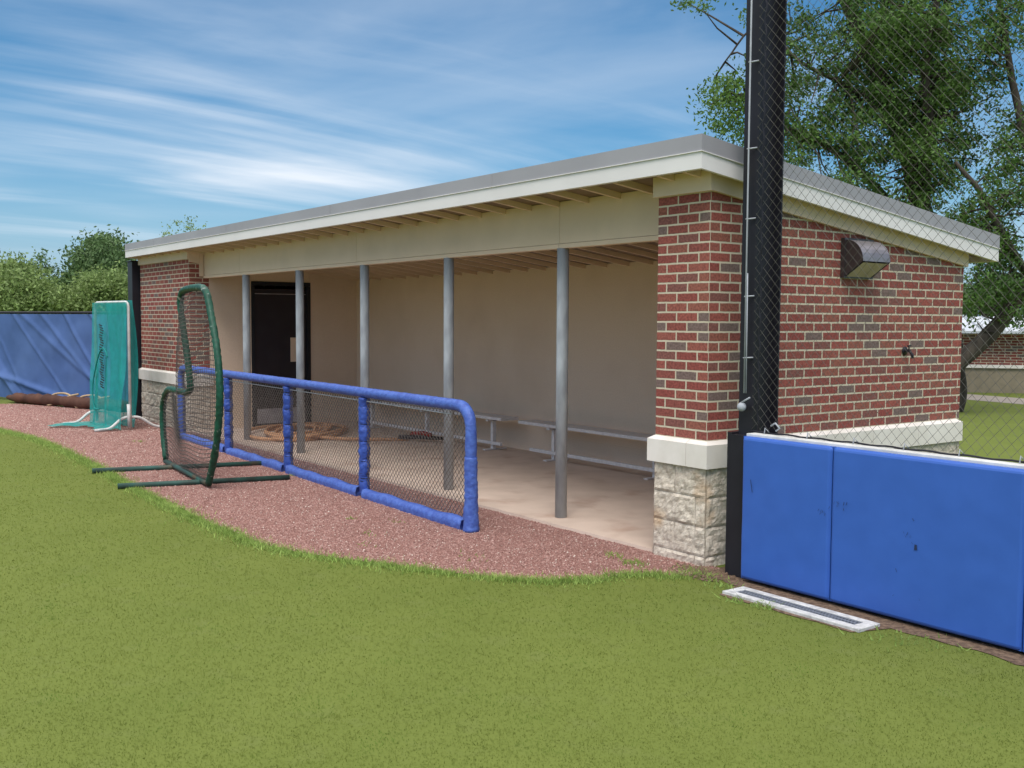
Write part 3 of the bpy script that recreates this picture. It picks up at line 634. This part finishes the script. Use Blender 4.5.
for k in range(7):
    p = FA+fd*(.4+k*2.1)
    if pp is None: mb = MB(); mb.tube([p-fn_*.04, p-fn_*.04+Vector((0, 0, 1.80))], .03, 8); pp = mb.build('post', M['black'], wf); pb = p
    else: c = pp.copy(); COL.objects.link(c); c.parent = wf; c.location = p-pb
# rolled brown tarp with hoses
mb = MB(); q0 = FA+fd*9.2+fn_*.32; q1 = FA+fd*13.0+fn_*.34
mb.tube(resample([q0+Vector((0, 0, .10)), q1+Vector((0, 0, .12))], .08), lambda t: .105*min(1, .35+t*6)*(1+.12*noise.noise(Vector((t*9, 0, 0)))), 12, wob=.35, wf=1.2)
tag(mb.build('rolled_tarp', M['tarp'], None), 'rolled dark brown tarp lying at the foot of the blue fence', 'tarp')
def loop(c, w, hgt, label):
    pts = [c+fd*(w*x)+fn_*(.20+y*.25)+Vector((0, 0, z)) for x, y, z in ((1, .0, .17), (.5, .1, .25), (0, .3, .22), (-.15, .6, .10), (.0, .8, .03), (.35, .6, .08), (.8, .2, .20), (1.2, 0, .25))]
    mb = MB(); mb.tube(smooth_curve(pts, 6), .022, 6); tag(mb.build('hose_loop', M['tanhose'], None), label, 'hose', 'tan hoses lying on the tarp')
loop(FA+fd*10.7, .55, .2, 'tan hose loop draped over the left part of the brown tarp')
loop(FA+fd*11.6, .6, .2, 'tan hose loop on the tarp next to the teal net foot')

# ------------------------------------------------------------------ backstop post, net, padded wall
bp = thing('backstop_post', 'tall black steel post rising beside the brick pillar', 'post', (.33, .15, 0))
mb = MB(); W0, W1, Y0, Y1, Z = .255, .380, .03, .275, 7.0
mb.box(W0, W1, Y0, Y0+.012, 0, Z); mb.box(W0, W1, Y1-.012, Y1, 0, Z); mb.box((W0+W1)/2-.005, (W0+W1)/2+.005, Y0+.0125, Y1-.0125, 0, Z)
mb.build('beam', M['black'], bp)
mb = MB(); mb.tube([((.325), Y0-.03, 7.0), (.322, Y0-.03, 2.5), (.322, Y0-.028, 1.22)], .006, 6); mb.tube([(.332, Y0-.028, 2.0), (.336, Y0-.026, 1.22)], .004, 6); mb.build('rope', M['rope'], bp)
for z in (3.35, 2.80, 2.35, 1.85, 1.45): MB().tube([(.312, Y0-.034, z), (.372, Y0-.006, z+.004)], .005, 6).build('rope_tie', M['rope'], bp)
mb = MB()
for k in range(7):
    pass
bm = bmesh.new(); bmesh.ops.create_uvsphere(bm, u_segments=16, v_segments=10, radius=.030); me = bpy.data.meshes.new('pulley_ball'); bm.to_mesh(me); bm.free(); me.materials.append(M['rope'])
me.polygons.foreach_set('use_smooth', [True]*len(me.polygons)); o = bpy.data.objects.new('rope_ball', me); COL.objects.link(o); o.parent = bp; o.location = Vector((.318, Y0-.045, 1.13))-Vector(bp.location)
mb = MB(); mb.tube([(.315, Y0-.05, 1.155), (.39, Y0-.05, 1.195)], .006, 6); mb.build('cleat', M['rope'], bp)
# net
bn = thing('backstop_net', 'tall dark diamond mesh backstop net above the blue padded wall', 'net', (2.5, .02, 1))
NY = .02; NX0, NX1, NZ0, NZ1 = .370, 5.2, .985, 6.2; pit = .0645
mb = MB(); k = -int((NZ1-NZ0)/pit)-2; Wd = NX1-NX0; Hd = NZ1-NZ0
def netpt(s, z): return Vector((NX0+s, NY+.008*math.sin(s*1.7+z*.8), z))
while k*pit < Wd:
    for sg in (1, -1):
        # s = k*pit + (z-NZ0) or mirrored
        if sg == 1: f = lambda z: k*pit+(z-NZ0)*.93
        else: f = lambda z: k*pit+(NZ1-z)*.93
        if sg == 1: zl = max(NZ0, NZ0-k*pit/.93); zh = min(NZ1, NZ0+(Wd-k*pit)/.93)
        else: zh = min(NZ1, NZ1+k*pit/.93); zl = max(NZ0, NZ1-(Wd-k*pit)/.93)
        if zh-zl > .02:
            nseg = max(1, int((zh-zl)/.5))
            for q in range(nseg):
                za = zl+(zh-zl)*q/nseg; zc = zl+(zh-zl)*(q+1)/nseg
                mb.seg(netpt(f(za), za), netpt(f(zc), zc), .0013)
    k += 1
mb.build('mesh', M['net'], bn)
mb = MB(); bt = [(NX0+.06+.010*math.sin(i*1.9), NY-.004, NZ0+i*.05) for i in range(100)]; mb.tube(bt, .006, 5)
mb.build('border_rope', M['black'], bn)
mb = MB(); bt = [(NX0+i*.05, NY, NZ0-.012+.003*math.sin(i*1.3)) for i in range(95)]; mb.tube(bt, .006, 6); mb.build('bottom_rope', M['black'], bn)
mb = MB()
for i in range(14): x = NX0+.12+i*.335; MB().tube([(x, NY-.012, NZ0-.03), (x+.01, NY-.014, NZ0+.02), (x+.02, NY+.012, NZ0-.01)], .005, 5).build('clip', M['rope'], bn)
mb.tube([(.56, NY-.03, NZ0+.04), (.60, NY-.035, NZ0+.06), (.63, NY-.03, NZ0+.03), (.60, NY-.03, NZ0+.01)], .006, 6)
mb.build('shackle', M['rope'], bn)
# wall with cap
pw = thing('field_wall', 'low wall with white cap carrying the blue pads', 'wall', (2.8, 0, 0))
MB().box(.245, 5.4, -.035, .025, 0, .945).build('backing', M['black'], pw)
MB().box(.40, 5.4, -.058, .028, .9455, .966).build('cap', M['white'], pw, bevel=.004)
MB().box(.205, .243, -.02, .10, 0, .955).build('end_post', M['black'], pw)
def pad(x0, x1, label, scuff=None):
    t = thing('wall_pad', label, 'wall pad', ((x0+x1)/2, -.08, .02), 'blue wall pads')
    mb = MB(); w_ = x1-x0
    def pf(u, v):
        e = min(u, 1-u)*w_; g = min(v, 1-v)*.925; rnd = .016*(1-min(1, e/.022))**2+.016*(1-min(1, g/.022))**2
        X_ = x0+w_*u; Z_ = .025+.925*v
        return (X_, -.105+rnd-.006*math.sin(math.pi*u)*math.sin(math.pi*v)+.0035*noise.noise(Vector((X_*2.5, 0, Z_*2.5)))+.0015*noise.noise(Vector((X_*9, 4, Z_*7))), Z_)
    mb.grid(pf, int(w_/.011), 84); nb_ = len(mb.v); mb.box(x0, x1, -.088, -.060, .025, .950)
    mb.build('vinyl_cover', M['blue_pad'], t, smooth=False)
    if scuff:
        for (x, z, dx, dz, w) in scuff[:40]: MB().add([(x, -.1145, z), (x+dx, -.1145, z+dz), (x+dx+w, -.1145, z+dz), (x+w*1.3, -.1145, z)], [(0, 1, 2, 3)]).build('scuff_mark', SC, t)
SC = mat('scuff_grey', (.02, .035, .09), rough=.8)
def speck(cx, cz, n, s): return [(random.gauss(cx, s), random.gauss(cz, s), random.uniform(-.01, .012), random.uniform(.004, .02), random.uniform(.001, .004)) for _ in range(n)]
pad(.405, 1.094, 'narrow blue vinyl wall pad next to the black post', [(.50, .63, -.012, .05, .004), (.505, .60, -.006, .03, .004)]+speck(1.05, .55, 6, .02))
pad(1.100, 2.262, 'wide blue vinyl wall pad with small dark scuffs', speck(1.15, .60, 10, .03)+speck(1.62, .50, 6, .03)+[(1.66, .44, .002, .03, .014)]+speck(1.5, .4, 5, .2))
pad(2.268, 3.43, 'blue vinyl wall pad cut off by the right picture edge'); pad(3.436, 4.6, 'blue vinyl wall pad at the far right end, mostly outside the picture')
# drain
dn = thing('drain_channel', 'white concrete trench drain with steel grate set before the blue pads', 'drain', (1.05, -.33, 0))
x0, x1, y0, y1 = .555, 1.545, -.43, -.235
mb = MB(); mb.box(x0, x1, y0, y0+.055, 0, .022); mb.box(x0, x1, y1-.05, y1, 0, .022); mb.box(x0, x0+.06, y0+.0555, y1-.0505, 0, .022); mb.box(x1-.07, x1, y0+.0555, y1-.0505, 0, .022)
mb.build('frame', M['conc'], dn, bevel=.004)
mb = MB(); mb.box(x0+.061, x1-.071, y0+.057, y0+.068, 0.004, .018); mb.box(x0+.061, x1-.071, y1-.062, y1-.052, .004, .018); mb.box(x0+.061, x1-.071, (y0+y1)/2-.006, (y0+y1)/2+.006, .004, .018)
x = x0+.064
while x < x1-.075: mb.box(x, x+.009, y0+.0685, (y0+y1)/2-.0065, .005, .017); mb.box(x, x+.009, (y0+y1)/2+.0065, y1-.0625, .005, .017); x += .022
mb.build('grate', M['grate'], dn)

# ------------------------------------------------------------------ behind on the right
mb = MB(); a = Vector((-14, 12.6, .004)); d = Vector((.92, .10, 0)).normalized(); 
c = [Vector((-7.74, 16.38, .004)), Vector((-6.29, 16.12, .004)), Vector((-7.19, 17.83, .004)), Vector((-8.64, 17.89, .004))]
pd = (c[1]-c[0]).normalized()
mb.add([c[0]-pd*14, c[1]+pd*26, c[1]+pd*26+Vector((.2, 1.5, 0)), c[0]-pd*14+Vector((.2, 1.5, 0))], [(0, 1, 2, 3)]); struct(mb.build('path', M['path']))
G0 = at(940, 391.5, 25.6); G1 = at(1080, 394.5, 24.9); G0[2] = 0; G1[2] = 0
G0 = Vector(G0); G1 = Vector(G1); gd = (G1-G0).normalized(); gn = Vector((-gd.y, gd.x, 0))
if gn.dot(Vector(FW)) < 0: gn = -gn
g0 = G0-gd*6; g1 = G1+gd*8
fbld = thing('brick_outbuilding', 'low distant brick building with white metal roof behind the dugout', 'building', tuple(g0.lerp(g1, .5)))
def ob(a, b2, n0, n1, z0, z1): 
    P = [a+gn*n0, b2+gn*n0, b2+gn*n1, a+gn*n1]; m_ = MB(); m_.hull8([p+Vector((0, 0, z0)) for p in P], [p+Vector((0, 0, z1)) for p in P]); return m_
ob(g0, g1, 0, 4, 0, .60).build('base_wall', M['tanwall'], fbld)
ob(g0-gd*.05, g1+gd*.05, -.05, 4.05, .602, .68).build('stone_band', M['cast'], fbld)
m_ = ob(g0, g1, 0.01, 4, .682, 1.42); m_.build('brick_wall', M['brick_far'], fbld, uv=True)
m_ = MB(); P = [g0-gn*.4-gd*.3, g1-gn*.4+gd*.3, g1+gn*2.2+gd*.3, g0+gn*2.2-gd*.3]; Q = [g0+gn*4.5-gd*.3, g1+gn*4.5+gd*.3]
zz = [1.44, 1.44, 1.80, 1.80]
m_.hull8([p+Vector((0, 0, z)) for p, z in zip(P, zz)], [p+Vector((0, 0, z+.06)) for p, z in zip(P, zz)])
m_.hull8([P[3]+Vector((0, 0, 1.80)), P[2]+Vector((0, 0, 1.80)), Q[1]+Vector((0, 0, 1.44)), Q[0]+Vector((0, 0, 1.44))], [P[3]+Vector((0, 0, 1.86)), P[2]+Vector((0, 0, 1.86)), Q[1]+Vector((0, 0, 1.5)), Q[0]+Vector((0, 0, 1.5))])
rf = m_.build('roof', M['whiteroof'], fbld)
m_ = MB(); Lb = (g1-g0).length
for k in range(int(Lb/.45)):
    p = g0+gd*(k*.45+.1); m_.hull8([p-gn*.4+Vector((0, 0, 1.5)), p+gd*.05-gn*.4+Vector((0, 0, 1.5)), p+gd*.05+gn*2.2+Vector((0, 0, 1.86)), p+gn*2.2+Vector((0, 0, 1.86))],
        [p-gn*.4+Vector((0, 0, 1.55)), p+gd*.05-gn*.4+Vector((0, 0, 1.55)), p+gd*.05+gn*2.2+Vector((0, 0, 1.91)), p+gn*2.2+Vector((0, 0, 1.91))])
m_.build('roof_seams', M['whiteroof'], rf)

# ------------------------------------------------------------------ trees
def limb(mb, pts, r0, r1, n=8):
    pts = smooth_curve(pts, 5); pts = [p+Vector((noise.noise(p*1.3), noise.noise(p*1.3+Vector((9, 0, 0))), 0))*.05 for p in pts]
    mb.tube(pts, lambda t: r0+(r1-r0)*t, n, wob=.15, wf=.5)
def crown(name, parent, m, blobs, size, spread, dj, flat=.8, twigs=None, mb=None):
    """blobs: (px, py, depth, rx, ry, n clumps): leaf clumps through an uneven volume"""
    V = []; cents = []
    for (px, py, dp, rx, ry, n) in blobs:
        for _ in range(n):
            while True:
                a, b2, c2 = rng.uniform(-1, 1, 3)
                if a*a+b2*b2+c2*c2 < 1: break
            c0 = at(px+a*rx, py+b2*ry, dp+c2*dj); cents.append((c0, px, py, dp))
    P = []
    for c0, *_ in cents:
        k = rng.integers(int(spread[1]*.5), spread[1]); sp = spread[0]*rng.uniform(.5, 1.25)
        P.append(c0+rng.normal(0, 1, (k, 3))*np.array([sp, sp, sp*.6]))
    P = np.concatenate(P); n = len(P)
    S = rng.uniform(.6, 1.3, n)*size
    a1 = rng.normal(0, 1, (n, 3)); a1 /= np.linalg.norm(a1, axis=1)[:, None]; a2 = rng.normal(0, 1, (n, 3)); a2 -= (a2*a1).sum(1)[:, None]*a1; a2 /= np.linalg.norm(a2, axis=1)[:, None]
    quad = np.stack([P-a1*S[:, None], P+a2*S[:, None]*.45, P+a1*S[:, None], P-a2*S[:, None]*.45], 1)-np.array(parent.location)
    me = bpy.data.meshes.new(name); me.vertices.add(4*n); me.vertices.foreach_set('co', quad.ravel().astype(np.float32))
    me.loops.add(4*n); me.loops.foreach_set('vertex_index', np.arange(4*n, dtype=np.int32)); me.polygons.add(n)
    me.polygons.foreach_set('loop_start', np.arange(0, 4*n, 4, dtype=np.int32)); me.polygons.foreach_set('loop_total', np.full(n, 4, np.int32)); me.update(calc_edges=True)
    me.materials.append(m); o = bpy.data.objects.new(name, me); COL.objects.link(o); o.parent = parent
    return [c[0] for c in cents]
def V3(px, py, d): return Vector(at(px, py, d))
def ground_at(px, d): v = at(px, 384, d); return Vector((v[0], v[1], 0))
# the big oak behind the dugout
D0 = 20.0; base = ground_at(950, D0)
oak = thing('oak_tree', 'large leafy tree with leaning limbs rising behind the dugout roof', 'tree', tuple(base))
mb = MB()
limb(mb, [base+Vector((0, 0, -.1)), V3(952, 370, D0), V3(942, 290, D0), V3(921, 205, D0), V3(893, 110, D0), V3(866, 45, D0), V3(845, -5, D0), V3(815, -80, D0)], .25, .09)
limb(mb, [V3(945, 310, D0), V3(915, 240, D0+.4), V3(880, 190, D0+.6), V3(835, 150, D0+.4), V3(785, 125, D0), V3(745, 95, D0)], .12, .03)
limb(mb, [V3(921, 205, D0), V3(930, 130, D0-.6), V3(925, 60, D0-.8), V3(940, -20, D0-1)], .13, .06)
limb(mb, [V3(893, 110, D0), V3(850, 85, D0-.5), V3(800, 60, D0-.4), V3(760, 25, D0), V3(725, 60, D0)], .055, .015)
limb(mb, [V3(866, 45, D0), V3(885, 0, D0+.5), V3(890, -70, D0+.7)], .08, .04)
tr = mb.build('trunk', M['bark'], oak)
blobs = [(905, 75, D0, 72, 60, 230), (870, 120, D0, 58, 50, 130), (935, 145, D0, 46, 48, 110), (850, 30, D0, 60, 40, 40), (905, 10, D0-.5, 60, 45, 120), (960, 70, D0, 45, 60, 60), (800, 80, D0, 40, 60, 50), (745, 115, D0, 34, 45, 42), (722, 90, D0, 14, 40, 14), (800, 135, D0, 35, 30, 36), (770, 40, D0, 32, 50, 22), (850, 180, D0, 40, 20, 26), (915, 205, D0, 45, 24, 32), (700, 0, D0, 20, 6, 4), (870, -60, D0, 140, 50, 160)]
cs = crown('crown', oak, M['leaf'], blobs, .042, (.17, 88), 1.6)
mb = MB(); TP = np.array([tuple(x.co) for x in tr.data.vertices][::8])+np.array(oak.location)
for c0 in cs[::2]:
    j = np.argmin(((TP-c0)**2).sum(1)+rng.uniform(0, .6)); p = TP[j]
    if np.linalg.norm(p-c0) < 2.6: m1 = (p+c0)/2+rng.normal(0, .12, 3); mb.tube([p, m1, c0], lambda t: .026-.018*t, 4, cap=False)
mb.build('twigs', M['bark'], oak)
# the tree leaning right
b3 = ground_at(905, 19.0)
t2 = thing('leaning_tree', 'tree with a trunk leaning right, past the dugout rear corner', 'tree', tuple(b3))
mb = MB(); d = 19.0
limb(mb, [b3+Vector((0, 0, -.1)), V3(948, 372, d), V3(984, 338, d), V3(1008, 310, d), V3(1030, 275, d), V3(1045, 200, d), V3(1040, 100, d), V3(1035, 0, d), V3(1020, -60, d)], .17, .09)
limb(mb, [V3(1045, 200, d), V3(1018, 110, d), V3(1005, 40, d), V3(992, -40, d)], .09, .04)
limb(mb, [V3(1030, 275, d), V3(1000, 230, d-.5), V3(980, 190, d-.6), V3(955, 160, d-.6)], .08, .03)
limb(mb, [V3(1045, 200, d), V3(1075, 120, d), V3(1100, 20, d)], .1, .05)
tr = mb.build('trunk', M['bark'], t2)
blobs = [(1000, 265, d, 34, 38, 60), (985, 215, d, 28, 30, 42), (1020, 300, d, 22, 26, 22), (1008, 185, d, 30, 26, 30), (990, 40, d, 22, 50, 28), (1015, 140, d, 22, 35, 30), (1010, 20, d, 26, 35, 26), (975, 300, d, 12, 22, 12), (1080, 120, d, 50, 130, 120), (1085, 290, d, 40, 40, 30), (1040, -30, d, 60, 40, 50)]
cs = crown('crown', t2, M['leaf'], blobs, .042, (.16, 78), 1.2)
mb = MB(); TP = np.array([tuple(x.co) for x in tr.data.vertices][::8])+np.array(t2.location)
for c0 in cs[::2]:
    j = np.argmin(((TP-c0)**2).sum(1)); p = TP[j]
    if np.linalg.norm(p-c0) < 2.2: m1 = (p+c0)/2+rng.normal(0, .12, 3); mb.tube([p, m1, c0], lambda t: .024-.016*t, 4, cap=False)
mb.build('twigs', M['bark'], t2)
# distant trees
def far_tree(px, d, top, blobs, m, size, spread, name, label, group=None, r=.2, dj=2.2):
    b0 = ground_at(px, d); t = thing(name, label, 'tree', tuple(b0), group)
    mb = MB(); limb(mb, [b0+Vector((0, 0, -.1)), V3(px+2, 300, d), V3(px-1, top+(300-top)*.45+8, d)], r, r*.3)
    for k in range(5):
        y = 302-(300-top)*(k+1)/11; sx = (-1)**k*random.uniform(6, 12); limb(mb, [V3(px, y, d), V3(px+sx*.5, y-10, d), V3(px+sx, y-18, d)], r*.35, r*.12, 5)
    mb.build('trunk', M['bark'], t); crown('crown', t, m, blobs, size, spread, dj)
GR = 'trees beyond the blue fence'
far_tree(20, 36, 262, [(8, 292, 36, 24, 22, 64), (32, 296, 36, 18, 18, 44), (14, 272, 36, 16, 8, 22), (8, 305, 36, 28, 16, 30), (45, 305, 36, 12, 12, 20)], M['leafpale'], .075, (.34, 190), 'willow_tree', 'pale rounded tree over the blue fence at the left picture edge', GR)
far_tree(-45, 38, 255, [(-45, 285, 38, 48, 32, 130), (-90, 290, 38, 40, 30, 90)], M['leafpale'], .08, (.34, 150), 'willow_tree', 'pale tree just left of the picture beyond the fence', GR)
far_tree(97, 38, 268, [(96, 300, 37, 26, 17, 62), (104, 283, 37, 17, 10, 34), (125, 292, 37, 18, 20, 40), (78, 306, 37, 10, 10, 16)], M['leafpale'], .075, (.34, 190), 'willow_tree', 'pale rounded tree over the fence in front of the dark tree', GR)
far_tree(98, 46, 226, [(97, 264, 46, 24, 20, 60), (103, 244, 46, 15, 10, 24), (78, 288, 46, 16, 18, 34), (118, 262, 46, 10, 18, 18), (100, 280, 46, 32, 22, 50), (62, 305, 46, 10, 20, 14)], M['leafdark'], .10, (.36, 120), 'dark_tree', 'taller darker tree rising behind the pale one by the dugout', GR, r=.3)
far_tree(36, 44, 252, [(24, 268, 44, 16, 5, 10), (40, 256, 44, 5, 5, 4), (46, 268, 44, 6, 6, 6)], M['leafdark'], .07, (.2, 60), 'thin_tree', 'dark thin treetop poking above the left pale tree', GR, r=.12)
far_tree(182, 40, 214, [(172, 228, 40, 10, 8, 5), (185, 222, 40, 10, 8, 5), (196, 226, 40, 7, 6, 4)], M['leafpale'], .055, (.16, 26), 'sapling_top', 'sparse treetop showing just above the far roof edge', None, r=.08, dj=.6)
for k, (px, d) in enumerate(((150, 55), (215, 58), (-10, 60), (45, 62), (980, 60), (1060, 55), (900, 65))):
    far_tree(px, d, 285, [(px, 300, d, 42, 16, 70), (px+20, 292, d, 26, 12, 34)], M['leafdark'], .14, (.5, 90), 'distant_tree', ['far dark tree behind the dugout wing', 'far dark tree hidden behind the dugout roof', 'far dark tree low behind the left pale tree', 'far dark tree low in the gap between the pale trees', 'far tree behind the leaning trunk and white roof', 'far tree beyond the right picture edge', 'far tree hidden behind the brick side wall'][k], 'distant treeline')

# ------------------------------------------------------------------ light and sky
SUN_AZ, SUN_EL = 132, 56        # azimuth clockwise from +Y
ld_ = bpy.data.lights.new('sun', 'SUN'); ld_.energy = 1.35; ld_.angle = R(28); ld_.color = (1, .965, .92)
lo = bpy.data.objects.new('sun', ld_); COL.objects.link(lo)
sd = Vector((math.sin(R(SUN_AZ))*math.cos(R(SUN_EL)), math.cos(R(SUN_AZ))*math.cos(R(SUN_EL)), math.sin(R(SUN_EL))))
lo.rotation_euler = sd.to_track_quat('Z', 'Y').to_euler()
w = bpy.data.worlds.new('World'); sc.world = w; w.use_nodes = True; N, L = w.node_tree.nodes, w.node_tree.links
bg = N['Background']; bg.inputs[1].default_value = .13
sky = N.new('ShaderNodeTexSky'); sky.sky_type = 'NISHITA'; sky.sun_disc = False; sky.sun_elevation = R(SUN_EL); sky.sun_rotation = R(SUN_AZ); sky.air_density = 1.0; sky.dust_density = .3; sky.ozone_density = 2.0
tc = N.new('ShaderNodeTexCoord'); sp = N.new('ShaderNodeSeparateXYZ'); L.new(tc.outputs['Generated'], sp.inputs[0])
def math_(op, a, b2=None, clamp=False):
    n = N.new('ShaderNodeMath'); n.operation = op; n.use_clamp = clamp
    for k, v in enumerate((a, b2)):
        if v is None: continue
        if isinstance(v, (int, float)): n.inputs[k].default_value = v
        else: L.new(v, n.inputs[k])
    return n.outputs[0]
zc = math_('ADD', math_('MAXIMUM', sp.outputs[2], 0), .12)
cb = N.new('ShaderNodeCombineXYZ'); L.new(math_('DIVIDE', sp.outputs[0], zc), cb.inputs[0]); L.new(math_('DIVIDE', sp.outputs[1], zc), cb.inputs[1])
def cloud(rot, scl, scale, detail, lo_, hi_, dist=0, loc=(0, 0, 0)):
    mp = N.new('ShaderNodeMapping'); mp.vector_type = 'TEXTURE'; mp.inputs['Rotation'].default_value = (0, 0, R(rot)); mp.inputs['Scale'].default_value = scl; mp.inputs['Location'].default_value = loc; L.new(cb.outputs[0], mp.inputs[0])
    n = N.new('ShaderNodeTexNoise'); n.inputs['Scale'].default_value = scale; n.inputs['Detail'].default_value = detail; n.inputs['Roughness'].default_value = .52; n.inputs['Distortion'].default_value = dist; L.new(mp.outputs[0], n.inputs['Vector'])
    r = N.new('ShaderNodeMapRange'); r.interpolation_type = 'SMOOTHSTEP'; r.inputs[1].default_value = lo_; r.inputs[2].default_value = hi_; L.new(n.outputs[0], r.inputs[0]); return r.outputs[0]
c1 = cloud(98, (1.9, 1.05, 1), .62, 11, .44, .74, .8, (1.3, .4, 0))
c2 = cloud(88, (2.6, .75, 1), .9, 9, .48, .76, .9, (3, 1, 0))
c3 = cloud(60, (1.4, .9, 1), .5, 3, .36, .66, 0, (2, 5, 0))
c4 = cloud(60, (1.5, 1.1, 1), .5, 9, .46, .74, .4, (7, 2, 0))
tot = math_('ADD', math_('MULTIPLY', c1, .85), math_('MULTIPLY', c2, .55)); tot = math_('MULTIPLY', tot, math_('ADD', math_('MULTIPLY', c3, .8), .35)); tot = math_('ADD', tot, math_('MULTIPLY', c4, .34), True)
hs = N.new('ShaderNodeHueSaturation'); hs.inputs['Saturation'].default_value = 1.55; hs.inputs['Value'].default_value = .50; hs.inputs['Hue'].default_value = .497; L.new(sky.outputs[0], hs.inputs['Color'])
hz = math_('POWER', math_('SUBTRACT', 1, math_('MAXIMUM', sp.outputs[2], 0), True), 9)
m0 = N.new('ShaderNodeMix'); m0.data_type = 'RGBA'; L.new(math_('MULTIPLY', hz, .85), m0.inputs[0]); L.new(hs.outputs[0], m0.inputs[6]); m0.inputs[7].default_value = (1.0, 2.2, 3.9, 1)
mx = N.new('ShaderNodeMix'); mx.data_type = 'RGBA'; L.new(tot, mx.inputs[0]); L.new(m0.outputs[2], mx.inputs[6]); mx.inputs[7].default_value = (4.3, 4.7, 5.2, 1)
# a broken bright cloud deck, unseen overhead, added for soft fill light
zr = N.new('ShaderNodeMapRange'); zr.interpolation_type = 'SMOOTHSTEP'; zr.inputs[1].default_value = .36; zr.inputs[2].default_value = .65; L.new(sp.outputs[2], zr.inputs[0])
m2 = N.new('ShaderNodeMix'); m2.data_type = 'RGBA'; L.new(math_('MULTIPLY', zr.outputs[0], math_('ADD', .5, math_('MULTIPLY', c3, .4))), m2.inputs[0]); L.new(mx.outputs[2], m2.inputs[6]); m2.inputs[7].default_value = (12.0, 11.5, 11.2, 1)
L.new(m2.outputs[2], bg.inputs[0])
sc.view_settings.view_transform = 'Standard'; sc.view_settings.look = 'None'; sc.view_settings.exposure = .6; sc.view_settings.gamma = 1
